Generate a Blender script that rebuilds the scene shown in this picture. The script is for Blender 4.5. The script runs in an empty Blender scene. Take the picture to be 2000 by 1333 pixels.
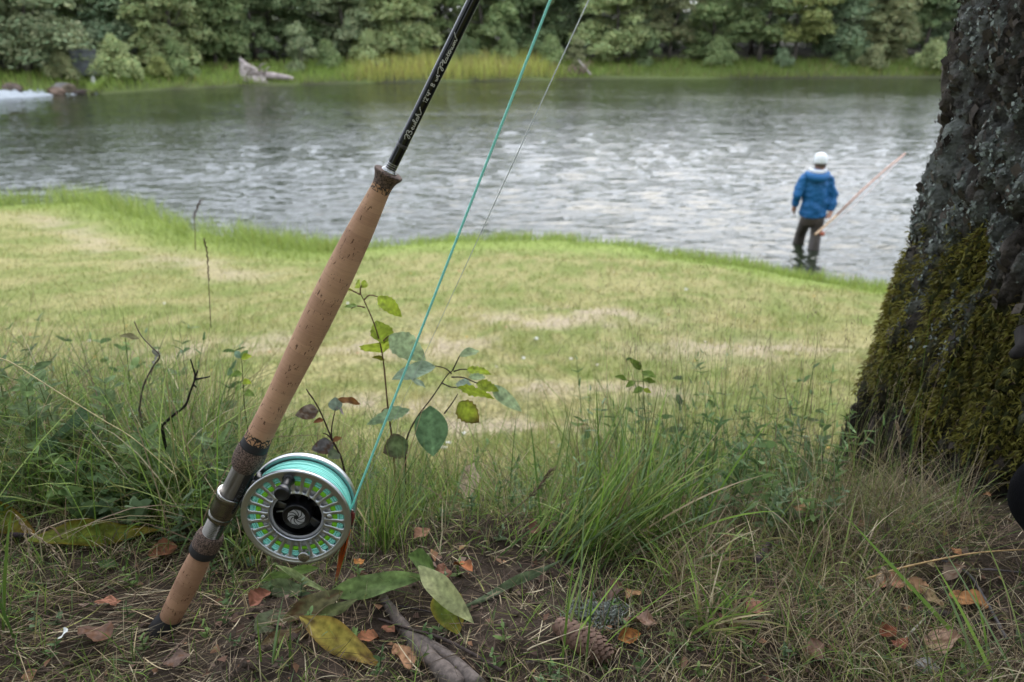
import bpy, math, random
import numpy as np
from mathutils import Vector, Matrix

rng = np.random.default_rng(7)
random.seed(7)
C = bpy.context.scene.collection
SC = bpy.context.scene
rad = math.radians

# ------------------------------------------------------------------ camera, light, exposure
LENS = 28.0
F = 2000 * LENS / 36.0
PITCH = math.atan((666.5 - 60) / F)
CAM = np.array([0.0, 0.0, 3.1])
FWD = np.array([0, math.cos(PITCH), -math.sin(PITCH)])
UP = np.array([0, math.sin(PITCH), math.cos(PITCH)])
RT = np.array([1.0, 0, 0])
cd = bpy.data.cameras.new('camera')
cam = bpy.data.objects.new('camera', cd)
C.objects.link(cam)
cam.location = CAM
cam.rotation_euler = (math.pi / 2 - PITCH, 0, 0)
cd.lens = LENS
cd.sensor_width = 36.0
cd.clip_start = 0.05
cd.clip_end = 2000
cd.dof.use_dof = True
cd.dof.focus_distance = 0.86
cd.dof.aperture_fstop = 7.0
cd.dof.aperture_blades = 7
SC.camera = cam

SUN_EL, SUN_AZ = 46.0, 14.0      # degrees; azimuth from +Y towards +X
world = bpy.data.worlds.new('World')
SC.world = world
world.use_nodes = True
wn = world.node_tree
for n in list(wn.nodes):
    wn.nodes.remove(n)
wo = wn.nodes.new('ShaderNodeOutputWorld')
bg = wn.nodes.new('ShaderNodeBackground')
sky = wn.nodes.new('ShaderNodeTexSky')
sky.sky_type = 'NISHITA'
sky.sun_disc = False
sky.sun_elevation = rad(SUN_EL)
sky.sun_rotation = rad(SUN_AZ)
sky.air_density = 1.0
sky.dust_density = 2.5
sky.ozone_density = 1.0
hs = wn.nodes.new('ShaderNodeHueSaturation')
hs.inputs['Saturation'].default_value = 0.42
mx = wn.nodes.new('ShaderNodeMix')
mx.data_type = 'RGBA'
mx.inputs[0].default_value = 0.6
mx.inputs[7].default_value = (8.0, 8.7, 10.0, 1)
wn.links.new(sky.outputs[0], hs.inputs['Color'])
wn.links.new(hs.outputs[0], mx.inputs[6])
wn.links.new(mx.outputs[2], bg.inputs[0])
bg.inputs[1].default_value = 0.15
wn.links.new(bg.outputs[0], wo.inputs[0])

sl = bpy.data.lights.new('sun', 'SUN')
sl.energy = 0.7
sl.angle = rad(35)
sl.color = (1.0, 0.96, 0.9)
so = bpy.data.objects.new('sun', sl)
C.objects.link(so)
_d = Vector((math.sin(rad(SUN_AZ)) * math.cos(rad(SUN_EL)), math.cos(rad(SUN_AZ)) * math.cos(rad(SUN_EL)), math.sin(rad(SUN_EL))))
so.rotation_euler = _d.to_track_quat('Z', 'Y').to_euler()
so.location = (0, 0, 30)
SC.view_settings.view_transform = 'Standard'
SC.view_settings.look = 'None'
SC.view_settings.exposure = 1.12
SC.view_settings.gamma = 1.0
SC.view_settings.use_curve_mapping = False
SC.render.engine = 'CYCLES'
SC.cycles.use_denoising = True
SC.cycles.max_bounces = 6
SC.cycles.diffuse_bounces = 3
SC.cycles.glossy_bounces = 3
SC.cycles.transmission_bounces = 4
SC.cycles.transparent_max_bounces = 6
SC.cycles.caustics_reflective = False
SC.cycles.caustics_refractive = False

# ------------------------------------------------------------------ helpers: geometry
def ray(px, py):
    return FWD + RT * ((px - 1000) / F) + UP * ((666.5 - py) / F)

def P(px, py, d):
    """world point at depth d (along the optical axis) seen at pixel (px, py) of the 2000 px photo"""
    return CAM + ray(px, py) * d

def PY(px, py, y):
    r = ray(px, py)
    return CAM + r * ((y - CAM[1]) / r[1])

def PZ(px, py, z):
    r = ray(px, py)
    return CAM + r * ((z - CAM[2]) / r[2])

def proj(p):
    v = np.asarray(p, float) - CAM
    d = v @ FWD
    d = np.where(np.abs(d) < 1e-6, 1e-6, d)
    return 1000 + F * (v @ RT) / d, 666.5 - F * (v @ UP) / d, d

def _h(ix, iy, iz, seed):
    n = (ix.astype(np.int64) * 374761393 + iy.astype(np.int64) * 668265263 + iz.astype(np.int64) * 2147483647 + seed * 1013904223) & 0xffffffff
    n = ((n ^ (n >> 13)) * 1274126177) & 0xffffffff
    n = ((n ^ (n >> 16)) * 2246822519) & 0xffffffff
    return ((n ^ (n >> 15)) & 0xffffff) / float(0xffffff)

def vn(x, y, z=None, seed=0):
    x = np.asarray(x, float); y = np.asarray(y, float)
    z = np.zeros_like(x) if z is None else np.asarray(z, float)
    ix, iy, iz = np.floor(x), np.floor(y), np.floor(z)
    fx, fy, fz = x - ix, y - iy, z - iz
    ux, uy, uz = [f * f * (3 - 2 * f) for f in (fx, fy, fz)]
    r = 0
    for a in (0, 1):
        for b in (0, 1):
            for c in (0, 1):
                w = (ux if a else 1 - ux) * (uy if b else 1 - uy) * (uz if c else 1 - uz)
                r = r + w * _h(ix + a, iy + b, iz + c, seed)
    return r

def fbm(x, y, z=None, o=4, seed=0):
    r = 0; a = 0.5; t = 0
    x = np.asarray(x, float); y = np.asarray(y, float)
    z = np.zeros_like(x) if z is None else np.asarray(z, float)
    for k in range(o):
        r = r + a * vn(x * 2 ** k + 7.3 * k, y * 2 ** k - 3.1 * k, z * 2 ** k + 1.7 * k, seed + k)
        t += a; a *= 0.5
    return r / t

def sstep(a, b, x):
    t = np.clip((np.asarray(x, float) - a) / (b - a), 0, 1)
    return t * t * (3 - 2 * t)

# ------------------------------------------------------------------ helpers: objects
def tag(o, label=None, cat=None, group=None, kind=None):
    if label: o['label'] = label
    if cat: o['category'] = cat
    if group: o['group'] = group
    if kind: o['kind'] = kind
    return o

def empty(name, loc=(0, 0, 0), mat=None):
    o = bpy.data.objects.new(name, None)
    o.empty_display_size = 0.05
    C.objects.link(o)
    if mat is not None: o.matrix_world = mat
    else: o.location = loc
    return o

def link(name, me, m=None, parent=None):
    o = bpy.data.objects.new(name, me)
    C.objects.link(o)
    if m is not None and not len(me.materials):
        me.materials.append(m)
    if parent is not None: o.parent = parent
    return o

def mesh(name, V, Fc, smooth=True, col=None):
    """V (n,3); Fc (m,4) quads / (m,3) tris array or a list of lists"""
    me = bpy.data.meshes.new(name)
    V = np.asarray(V, np.float32)
    if isinstance(Fc, np.ndarray):
        k = Fc.shape[1]; m = len(Fc)
        me.vertices.add(len(V)); me.vertices.foreach_set('co', V.ravel())
        me.loops.add(m * k); me.loops.foreach_set('vertex_index', Fc.astype(np.int32).ravel())
        me.polygons.add(m)
        me.polygons.foreach_set('loop_start', np.arange(0, m * k, k, dtype=np.int32))
        me.update(calc_edges=True)
    else:
        me.from_pydata(V.tolist(), [], [list(map(int, f)) for f in Fc])
        me.update()
    if smooth:
        me.polygons.foreach_set('use_smooth', np.ones(len(me.polygons), bool))
    if col is not None:
        a = me.color_attributes.new('col', 'FLOAT_COLOR', 'POINT')
        c = np.ones((len(V), 4), np.float32); c[:, :3] = np.asarray(col, np.float32)
        a.data.foreach_set('color', c.ravel())
    return me

def grid_faces(nu, nv, closed_v=False, base=0):
    """rows nu, columns nv; vertices index = base + i*nv + j"""
    i = np.arange(nu - 1)[:, None]
    j = np.arange(nv if closed_v else nv - 1)[None, :]
    j2 = (j + 1) % nv
    f = np.stack([i * nv + j, i * nv + j2, (i + 1) * nv + j2, (i + 1) * nv + j], -1).reshape(-1, 4)
    return f + base

class Acc:
    """collects pieces into one mesh (all quads)"""
    def __init__(s): s.V = []; s.Fq = []; s.Cc = []; s.n = 0
    def add(s, V, Q, col=(1, 1, 1)):
        V = np.asarray(V, float); Q = np.asarray(Q)
        s.V.append(V); s.Fq.append(Q + s.n)
        c = np.asarray(col, float)
        s.Cc.append(np.broadcast_to(c, (len(V), 3)) if c.ndim == 1 else c)
        s.n += len(V)
    def me(s, name, smooth=True):
        return mesh(name, np.vstack(s.V), np.vstack(s.Fq), smooth, np.vstack(s.Cc))
    def build(s, name, m, parent=None, smooth=True):
        return link(name, s.me(name, smooth), m, parent)

def lathe(prof, seg=48, phase=0.0):
    """prof list of (r, z) -> V, Q about local Z"""
    pr = np.array(prof, float)
    th = np.linspace(0, 2 * math.pi, seg, endpoint=False) + phase
    V = np.stack([pr[:, None, 0] * np.cos(th), pr[:, None, 0] * np.sin(th), np.broadcast_to(pr[:, None, 1], (len(pr), seg))], -1).reshape(-1, 3)
    return V, grid_faces(len(pr), seg, True)

def smooth_prof(pts, sub=6):
    """Catmull-Rom through points"""
    p = np.array(pts, float)
    q = np.vstack([2 * p[0] - p[1], p, 2 * p[-1] - p[-2]])
    out = []
    for i in range(1, len(q) - 2):
        for k in range(sub):
            t = k / sub
            out.append(0.5 * ((2 * q[i]) + (-q[i - 1] + q[i + 1]) * t + (2 * q[i - 1] - 5 * q[i] + 4 * q[i + 1] - q[i + 2]) * t * t + (-q[i - 1] + 3 * q[i] - 3 * q[i + 1] + q[i + 2]) * t ** 3))
    out.append(p[-1])
    return np.array(out)

def tube(pts, r, seg=8, cap=True):
    """tube along points with radius scalar/array -> V, Q"""
    p = np.array(pts, float); n = len(p)
    r = np.broadcast_to(np.asarray(r, float), (n,))
    t = np.gradient(p, axis=0)
    t /= np.linalg.norm(t, axis=1)[:, None] + 1e-12
    ref = np.array([0, 0, 1.0]) if abs(t[0][2]) < 0.9 else np.array([1.0, 0, 0])
    a = np.cross(t[0], ref); a /= np.linalg.norm(a)
    A = [a]
    for i in range(1, n):
        a = A[-1] - t[i] * (A[-1] @ t[i]); a /= np.linalg.norm(a) + 1e-12
        A.append(a)
    A = np.array(A); B = np.cross(t, A)
    th = np.linspace(0, 2 * math.pi, seg, endpoint=False)
    if cap:
        p = np.vstack([p[0], p, p[-1]]); A = np.vstack([A[0], A, A[-1]]); B = np.vstack([B[0], B, B[-1]])
        r = np.concatenate([[r[0] * 0.02], r, [r[-1] * 0.02]])
    V = p[:, None] + (A[:, None] * np.cos(th)[None, :, None] + B[:, None] * np.sin(th)[None, :, None]) * r[:, None, None]
    return V.reshape(-1, 3), grid_faces(len(p), seg, True)

def box(c, s, R=None):
    v = np.array([[x, y, z] for x in (-.5, .5) for y in (-.5, .5) for z in (-.5, .5)]) * np.array(s)
    if R is not None: v = v @ np.array(R).T
    v = v + np.array(c)
    q = np.array([[0, 1, 3, 2], [4, 6, 7, 5], [0, 4, 5, 1], [2, 3, 7, 6], [0, 2, 6, 4], [1, 5, 7, 3]])
    return v, q

def bevel(o, w, seg=2):
    b = o.modifiers.new('bevel', 'BEVEL'); b.width = w; b.segments = seg; b.limit_method = 'ANGLE'
    return o

# ------------------------------------------------------------------ helpers: materials
MATS = {}
def mat(name, base=(.5, .5, .5), rough=.6, metal=0.0, spec=None, coat=0.0, bump=None, var=None, attr=False, transl=0.0, sss=0.0, objcol=False, trans=0.0):
    """bump=(scale, strength, distance, detail) var=(scale, amount) attr: colour from the mesh attribute 'col'"""
    m = bpy.data.materials.new(name); m.use_nodes = True
    nt = m.node_tree; N = nt.nodes; L = nt.links
    b = N['Principled BSDF']
    b.inputs['Roughness'].default_value = rough
    b.inputs['Metallic'].default_value = metal
    if spec is not None: b.inputs['Specular IOR Level'].default_value = spec
    if coat: b.inputs['Coat Weight'].default_value = coat; b.inputs['Coat Roughness'].default_value = 0.08
    if trans: b.inputs['Transmission Weight'].default_value = trans
    b.inputs['Base Color'].default_value = (*base, 1)
    tc = N.new('ShaderNodeTexCoord')
    out = None
    if attr:
        a = N.new('ShaderNodeAttribute'); a.attribute_name = 'col'; out = a.outputs['Color']
    if objcol:
        oi = N.new('ShaderNodeObjectInfo')
        if out is None: out = oi.outputs['Color']
        else:
            mm = N.new('ShaderNodeMix'); mm.data_type = 'RGBA'; mm.blend_type = 'MULTIPLY'; mm.inputs[0].default_value = 1
            L.new(out, mm.inputs[6]); L.new(oi.outputs['Color'], mm.inputs[7]); out = mm.outputs[2]
    if var:
        no = N.new('ShaderNodeTexNoise'); no.inputs['Scale'].default_value = var[0]; no.inputs['Detail'].default_value = 6
        L.new(tc.outputs['Object'], no.inputs['Vector'])
        mr = N.new('ShaderNodeMapRange'); mr.inputs[1].default_value = .3; mr.inputs[2].default_value = .7
        mr.inputs[3].default_value = 1 - var[1]; mr.inputs[4].default_value = 1 + var[1]
        L.new(no.outputs[0], mr.inputs[0])
        mm = N.new('ShaderNodeMix'); mm.data_type = 'RGBA'; mm.blend_type = 'MULTIPLY'; mm.inputs[0].default_value = 1
        if out is None: mm.inputs[6].default_value = (*base, 1)
        else: L.new(out, mm.inputs[6])
        L.new(mr.outputs[0], mm.inputs[7]); out = mm.outputs[2]
    if out is not None: L.new(out, b.inputs['Base Color'])
    if bump:
        no = N.new('ShaderNodeTexNoise'); no.inputs['Scale'].default_value = bump[0]; no.inputs['Detail'].default_value = bump[3] if len(bump) > 3 else 4
        L.new(tc.outputs['Object'], no.inputs['Vector'])
        bp = N.new('ShaderNodeBump'); bp.inputs['Strength'].default_value = bump[1]; bp.inputs['Distance'].default_value = bump[2]
        L.new(no.outputs[0], bp.inputs['Height']); L.new(bp.outputs[0], b.inputs['Normal'])
    if transl:
        t = N.new('ShaderNodeBsdfTranslucent'); ms = N.new('ShaderNodeMixShader'); ms.inputs[0].default_value = transl
        if out is not None: L.new(out, t.inputs[0])
        else: t.inputs[0].default_value = (*base, 1)
        L.new(b.outputs[0], ms.inputs[1]); L.new(t.outputs[0], ms.inputs[2])
        L.new(ms.outputs[0], N['Material Output'].inputs['Surface'])
    MATS[name] = m
    return m

mat('grass_blade', rough=.6, attr=True, transl=.32, spec=.25)
mat('tree_leaf', rough=.6, attr=True, transl=.25, spec=.3, objcol=True)
mat('leaf', rough=.62, attr=True, transl=.45, spec=.22, var=(120, .4), bump=(260, .25, .001))
mat('dry', rough=.8, attr=True, spec=.2, var=(120, .3), bump=(400, .4, .001))
mat('wood_twig', rough=.85, attr=True, spec=.2, var=(150, .35), bump=(300, .6, .001))
mat('far_bark', (.10, .085, .07), .9, var=(3, .4))
# ------------------------------------------------------------------ terrain
_near = [(-400, 400), (-200, 402), (0, 412), (100, 398), (200, 396), (300, 422), (380, 452), (480, 470), (640, 492), (760, 482), (900, 473), (1080, 468),
         (1200, 482), (1300, 497), (1400, 517), (1550, 546), (1650, 570), (1760, 580), (2000, 600), (2400, 640)]
_ns = np.array([PZ(a, b, 0)[:2] for a, b in _near]); _ns = _ns[np.argsort(_ns[:, 0])]
_far = [(-500, 205), (-200, 200), (0, 192), (160, 187), (200, 180), (300, 177), (480, 168), (700, 163), (1000, 158), (1200, 154), (1900, 152), (2400, 152)]
_fs = np.array([PZ(a, b, 0)[:2] for a, b in _far]); _fs = _fs[np.argsort(_fs[:, 0])]
def y_near(x): return np.interp(x, _ns[:, 0], _ns[:, 1])
def y_far(x): return np.interp(x, _fs[:, 0], _fs[:, 1])
_np_ = np.array([(-30, 4.2), (-3, 2.9), (-1, 2.56), (0, 2.47), (.75, 2.447), (.95, 2.435), (1.15, 2.36), (1.6, 2.08), (2.3, 1.72), (3.2, 1.38), (6, .92),
                 (10, .36), (11.6, .12), (12, 0), (12.6, -.15), (14, -.4), (20, -1.2), (500, -1.2)])
_fp_ = np.array([(-500, -1.2), (-8, -1.2), (-2, -.3), (0, 0), (.6, .3), (3, .7), (8, 1.1), (14, 1.5), (40, 3), (80, 6), (400, 12)])
TX, TY = 1.13, 1.32          # the big tree's foot
def height(x, y, fine=True):
    x = np.asarray(x, float); y = np.asarray(y, float)
    yn = y_near(x)
    yy = np.where(y < 3, y, 3 + (y - 3) * 9 / (yn - 3))
    zn = np.interp(yy, _np_[:, 0], _np_[:, 1])
    zf = np.interp(y - y_far(x), _fp_[:, 0], _fp_[:, 1])
    z = np.maximum(zn, zf)
    nr = np.exp(-(((x) / 3.5) ** 2 + ((y - 1) / 2.2) ** 2))
    z = z + .09 * np.exp(-(((x - TX) / .55) ** 2 + ((y - TY) / .4) ** 2))
    z = z + .08 * np.exp(-(((x + .8) / .42) ** 2 + ((y - 1.25) / .35) ** 2))
    z = z + .02 * np.exp(-(((x + .05) / .1) ** 2 + ((y - .97) / .05) ** 2))
    if fine:
        z = z + nr * ((fbm(x * 7, y * 7, o=3, seed=3) - .5) * .05)
        z = z + nr * ((fbm(x * 45, y * 45, o=2, seed=9) - .5) * .012)
        land = sstep(-.02, .25, z)
        z = z + (1 - nr) * land * (fbm(x * 1.3, y * 1.3, o=3, seed=5) - .5) * .16
    return z

def G(px, py):
    """where the ray through pixel (px, py) meets the ground"""
    r = ray(px, py); t = 0.35
    for _ in range(4000):
        q = CAM + r * t
        d = q[2] - float(height(q[0], q[1]))
        if d < 0.0008 or t > 300: break
        t += max(d * 0.45, .0008)
    return q

# lawn colouring -----------------------------------------------------
_bare = [(800, 690, .45, .28), (1010, 750, .35, .2), (730, 790, .4, .2), (860, 850, .3, .16), (1060, 620, .5, .25), (1170, 590, .4, .2), (430, 700, .4, .2), (1000, 850, .3, .15), (1460, 700, .5, .3), (640, 660, .4, .2), (1240, 760, .3, .2)]
_barew = [(PZ(a, b, 1.3)[0], PZ(a, b, 1.3)[1], c, d) if b > 700 else (PZ(a, b, 1.0)[0], PZ(a, b, 1.0)[1], c * 1.4, d * 1.4) for a, b, c, d in _bare]
def bare(x, y):
    r = 0
    for cx, cy, sx, sy in _barew:
        r = np.maximum(r, np.exp(-(((x - cx) / sx) ** 2 + ((y - cy) / sy) ** 2)))
    r = r * sstep(.36, .58, fbm(x * 5, y * 5, seed=21))
    # the worn path on the left
    d = y_near(x) - y
    path = np.exp(-((d - 3.1 - .6 * (x + 3)* .2) / .45) ** 2) * sstep(-1.5, -3.5, x)
    return np.clip(np.maximum(r * 1.0, path * .6 * sstep(.35, .6, fbm(x * 3, y * 3, seed=22))), 0, 1)
def lawn_col(x, y, jitter):
    n = fbm(x * 1.6, y * 2.2, seed=31); n2 = fbm(x * 9, y * 9, seed=37)
    s = y_near(x) - y
    shore = sstep(2.6, .7, s)
    g = np.stack([.175 + 0 * x, .22 + 0 * x, .05 + 0 * x], -1)
    st = np.stack([.36 + 0 * x, .32 + 0 * x, .14 + 0 * x], -1)
    lush = np.stack([.27 + 0 * x, .345 + 0 * x, .08 + 0 * x], -1)
    dry = np.clip(sstep(.36, .64, n * .4 + n2 * .6) * .75 + .14 + bare(x, y) * .5, 0, 1) * (1 - shore * .8)
    c = g + (st - g) * dry[..., None]
    c = c + (lush - c) * shore[..., None] * .85
    return c * (1 + jitter[..., None] * .35)

def make_ground():
    nx, ny = 330, 350
    u = np.linspace(-6.6, 6.6, nx); v = np.linspace(-4.6, 6.6, ny)
    x = .45 * np.sinh(u); y = .95 + .45 * np.sinh(v)
    X, Y = np.meshgrid(x, y)
    Z = height(X, Y)
    V = np.stack([X, Y, Z], -1).reshape(-1, 3)
    near = np.exp(-(((X) / 4) ** 2 + ((Y - .6) / .95) ** 4))
    col = lawn_col(X, Y, np.zeros_like(X)) * .8
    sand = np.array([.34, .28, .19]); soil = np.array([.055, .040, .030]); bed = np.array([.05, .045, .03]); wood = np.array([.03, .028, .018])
    b = bare(X, Y)[..., None]
    col = col + (sand - col) * np.clip(b * 1.1, 0, 1)
    col = col + (soil - col) * np.clip(near, 0, 1)[..., None]
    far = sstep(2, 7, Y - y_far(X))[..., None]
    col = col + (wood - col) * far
    gb = (sstep(-1, 0, Y - y_far(X)))[..., None] * (1 - far)
    col = col * (1 - gb) + gb * np.array([.12, .15, .05])
    uw = sstep(.05, -.02, Z)[..., None]
    col = col * (1 - uw) + bed * uw
    m = mat('ground_soil', rough=.95, attr=True, spec=.15, var=(38, .45), bump=(120, .9, .006, 8))
    me = mesh('ground', V, grid_faces(ny, nx), True, col.reshape(-1, 3))
    tag(link('ground', me, m), kind='structure')

make_ground()

# ------------------------------------------------------------------ water
def make_water():
    m = bpy.data.materials.new('river_water'); m.use_nodes = True
    nt = m.node_tree; N = nt.nodes; L = nt.links
    b = N['Principled BSDF']
    b.inputs['Base Color'].default_value = (.020, .026, .014, 1)
    b.inputs['Roughness'].default_value = .06
    b.inputs['IOR'].default_value = 1.33
    tc = N.new('ShaderNodeTexCoord')
    def noise(sx, sy, sc, det, rot=0, dist=0.0):
        mp = N.new('ShaderNodeMapping'); mp.inputs['Scale'].default_value = (sx, sy, 1); mp.inputs['Rotation'].default_value = (0, 0, rot)
        L.new(tc.outputs['Object'], mp.inputs[0])
        n = N.new('ShaderNodeTexNoise'); n.inputs['Scale'].default_value = sc; n.inputs['Detail'].default_value = det
        n.inputs['Distortion'].default_value = dist
        L.new(mp.outputs[0], n.inputs['Vector']); return n.outputs[0]
    def math_(op, a, b_):
        n = N.new('ShaderNodeMath'); n.operation = op
        for k, v in ((0, a), (1, b_)):
            if isinstance(v, (int, float)): n.inputs[k].default_value = v
            else: L.new(v, n.inputs[k])
        return n.outputs[0]
    a1 = noise(.75, 1.7, 1.7, 3, .12, .6)
    a2 = noise(1.2, 2.2, 4.3, 3, -.2, .3)
    a3 = noise(.25, .5, .8, 2, .05)
    h = math_('ADD', math_('MULTIPLY', a1, 1.0), math_('MULTIPLY', a2, .33))
    h = math_('ADD', h, math_('MULTIPLY', a3, 1.2))
    patch = noise(.06, .14, 1, 3, 0)
    mr = N.new('ShaderNodeMapRange'); mr.inputs[1].default_value = .35; mr.inputs[2].default_value = .65; mr.inputs[3].default_value = .55; mr.inputs[4].default_value = 1.0
    L.new(patch, mr.inputs[0])
    bp = N.new('ShaderNodeBump'); bp.inputs['Distance'].default_value = WAVE
    L.new(mr.outputs[0], bp.inputs['Strength'])
    L.new(h, bp.inputs['Height']); L.new(bp.outputs[0], b.inputs['Normal'])
    # rippled surface: a sum of many short waves, its grid finer where the water is near
    v = np.linspace(0, 1, 450)
    ys = 1 / (1 / 7.0 + (1 / 68.0 - 1 / 7.0) * v)
    k = np.linspace(-1, 1, 500); k = k * .84 + np.sign(k) * np.abs(k) ** 9 * 2.2
    X = ys[:, None] * k[None] + ys[:, None] * .02; Y = np.repeat(ys[:, None], len(k), 1)
    Z = np.zeros_like(X); rs = np.random.default_rng(12)
    wx = (fbm(X * .5, Y * .5, o=2, seed=41) - .5) * 1.6; wy = (fbm(X * .5 + 9, Y * .5, o=2, seed=43) - .5) * 1.6
    for i in range(56):
        lam = .12 * (.7 / .12) ** rs.random(); a = rs.normal(1.47, .38)
        kk = 2 * math.pi / lam; st = AMP / kk * (lam / .6) ** -.15
        # waves shorter than the grid would alias: let them fade out with distance
        fade = np.clip(lam / (Y * Y / 800.) * 1.1, 0, 1) * .75 + .25
        Z += st * fade * np.sin(kk * ((X + wx) * math.cos(a) + (Y + wy) * math.sin(a)) + rs.uniform(0, 6.283))
    pat = .72 + .36 * sstep(.38, .62, fbm(X * .09, Y * .2, o=3, seed=47))
    Z = Z * pat * (.35 + .65 * sstep(.4, 3.0, Y - y_near(X)))
    me = mesh('river', np.stack([X, Y, Z], -1).reshape(-1, 3), grid_faces(*X.shape), True)
    tag(link('river', me, m), kind='structure')
WAVE = .06
AMP = .033
make_water()

# ------------------------------------------------------------------ blades of grass (vectorised)
def blades(acc, p, h, w, lean, az, curl, col, seg=4, tipcol=None):
    """p (n,3) roots; h length; w width; lean = start angle from vertical; curl = added angle by the tip; az = heading"""
    n = len(p)
    h, w, lean, az, curl = [np.broadcast_to(np.asarray(a, float), (n,)) for a in (h, w, lean, az, curl)]
    t = np.linspace(0, 1, seg + 1)
    ang = lean[:, None] + curl[:, None] * t[None] ** 1.3
    ds = h[:, None] / seg
    midang = (ang[:, 1:] + ang[:, :-1]) / 2
    hx = np.concatenate([np.zeros((n, 1)), np.cumsum(np.sin(midang) * ds, 1)], 1)
    hz = np.concatenate([np.zeros((n, 1)), np.cumsum(np.cos(midang) * ds, 1)], 1)
    dx, dy = np.cos(az)[:, None], np.sin(az)[:, None]
    c = np.stack([p[:, None, 0] + hx * dx, p[:, None, 1] + hx * dy, p[:, None, 2] + hz], -1)
    tw = rng.uniform(-1.2, 1.2, n)[:, None] + rng.uniform(-.5, .5, n)[:, None] * t[None]
    sx, sy = -dy * np.cos(tw) , dx * np.cos(tw)
    sz = np.sin(tw)
    side = np.stack([sx + dx * 0, sy, sz * .9], -1)
    ww = w[:, None] * np.interp(t, [0, .3, .75, 1], [.75, 1, .62, .06])[None] / 2
    A = c - side * ww[..., None]; B = c + side * ww[..., None]
    V = np.stack([A, B], 2).reshape(n, -1, 3)
    k = np.arange(seg)
    q = np.stack([2 * k, 2 * k + 1, 2 * k + 3, 2 * k + 2], -1)
    Q = (q[None] + (np.arange(n) * (2 * (seg + 1)))[:, None, None]).reshape(-1, 4)
    col = np.broadcast_to(np.asarray(col, float), (n, 3))
    cc = np.repeat(col[:, None], 2 * (seg + 1), 1)
    if tipcol is not None:
        tt = np.repeat(t, 2)[None, :, None] ** 2
        cc = cc * (1 - tt) + np.asarray(tipcol)[None, None] * tt * np.ones_like(cc)
    acc.add(V.reshape(-1, 3), Q, cc.reshape(-1, 3))

def make_lawn():
    acc = Acc()
    n = 120000
    y = np.exp(rng.uniform(math.log(1.7), math.log(16), n))
    x = rng.uniform(-1, 1, n) * (.85 * y + .6)
    yn = y_near(x)
    k = (y < yn - .03) & (rng.random(n) > bare(x, y) * .75)
    x, y = x[k], y[k]; n = len(x)
    z = height(x, y)
    s = y_near(x) - y
    shore = sstep(1.5, .5, s)
    left = sstep(-1.5, -3.5, x)
    clump = fbm(x * 2.2, y * 2.2, seed=51)
    hh = .012 + .07 * clump ** 1.4 + shore * (.06 + .10 * left) + sstep(2.3, 1.2, s) * left * .12
    hh = hh * rng.uniform(.6, 1.4, n)
    w = (.0018 + .00085 * y) * rng.uniform(.7, 1.3, n)
    col = lawn_col(x, y, rng.uniform(-1, 1, n) + (clump - .5) * 1.4)
    blades(acc, np.stack([x, y, z - .004], -1), hh * 1.25, w, rng.uniform(.1, .9, n), rng.uniform(0, 6.283, n), rng.uniform(0, .9, n), col, 2)
    tag(acc.build('lawn_grass', MATS['grass_blade']), 'short yellow green lawn grass between the foreground and the river', 'grass', kind='stuff')
    # reedy fringe at the waterline
    acc = Acc(); n = 16000
    px = rng.uniform(-300, 2300, n)
    x = np.interp(px, [a for a, b in _near], [PZ(a, b, 0)[0] for a, b in _near])
    y = y_near(x) - rng.random(n) ** 1.5 * .9 + rng.normal(0, .07, n)
    k = fbm(x * 1.5, y * 1.5, seed=61) > .42; x, y = x[k], y[k]; n = len(x)
    z = np.maximum(height(x, y), -.05)
    left = sstep(-1, -4, x)
    col = np.array([.27, .35, .085]) * (1 + rng.uniform(-.3, .3, (n, 1)))
    col[rng.random(n) < .15] = (.34, .34, .10)
    blades(acc, np.stack([x, y, z], -1), (.13 + .14 * left) * (.5 + fbm(x * 2, y * 2, seed=63)) * rng.uniform(.5, 1.5, n), .009, rng.uniform(0, .45, n), rng.uniform(0, 6.283, n), rng.uniform(0, .8, n), col, 3)
    tag(acc.build('shore_grass', MATS['grass_blade']), 'bright green taller grass fringing the waterline of the near bank', 'grass', kind='stuff')
    # pale specks: fallen leaves and daisies in the lawn
    acc = Acc()
    for _ in range(60):
        yy = math.exp(random.uniform(math.log(2.4), math.log(9))); xx = random.uniform(-.65, .65) * yy
        zz = float(height(xx, yy)) + .035
        s_ = random.uniform(.010, .022)
        c = random.choice([(.55, .5, .42), (.5, .33, .08), (.45, .22, .12), (.6, .6, .55), (.4, .3, .2)])
        v, q = box((xx, yy, zz), (s_ * 1.4, s_, .003), Matrix.Rotation(random.uniform(0, 3), 3, 'Z') @ Matrix.Rotation(random.uniform(-.4, .4), 3, 'X'))
        acc.add(v, q, c)
    tag(acc.build('scattered_leaf_litter', MATS['dry']), 'pale and orange specks of fallen leaves scattered over the lawn', 'leaf litter', kind='stuff')
make_lawn()
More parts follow.
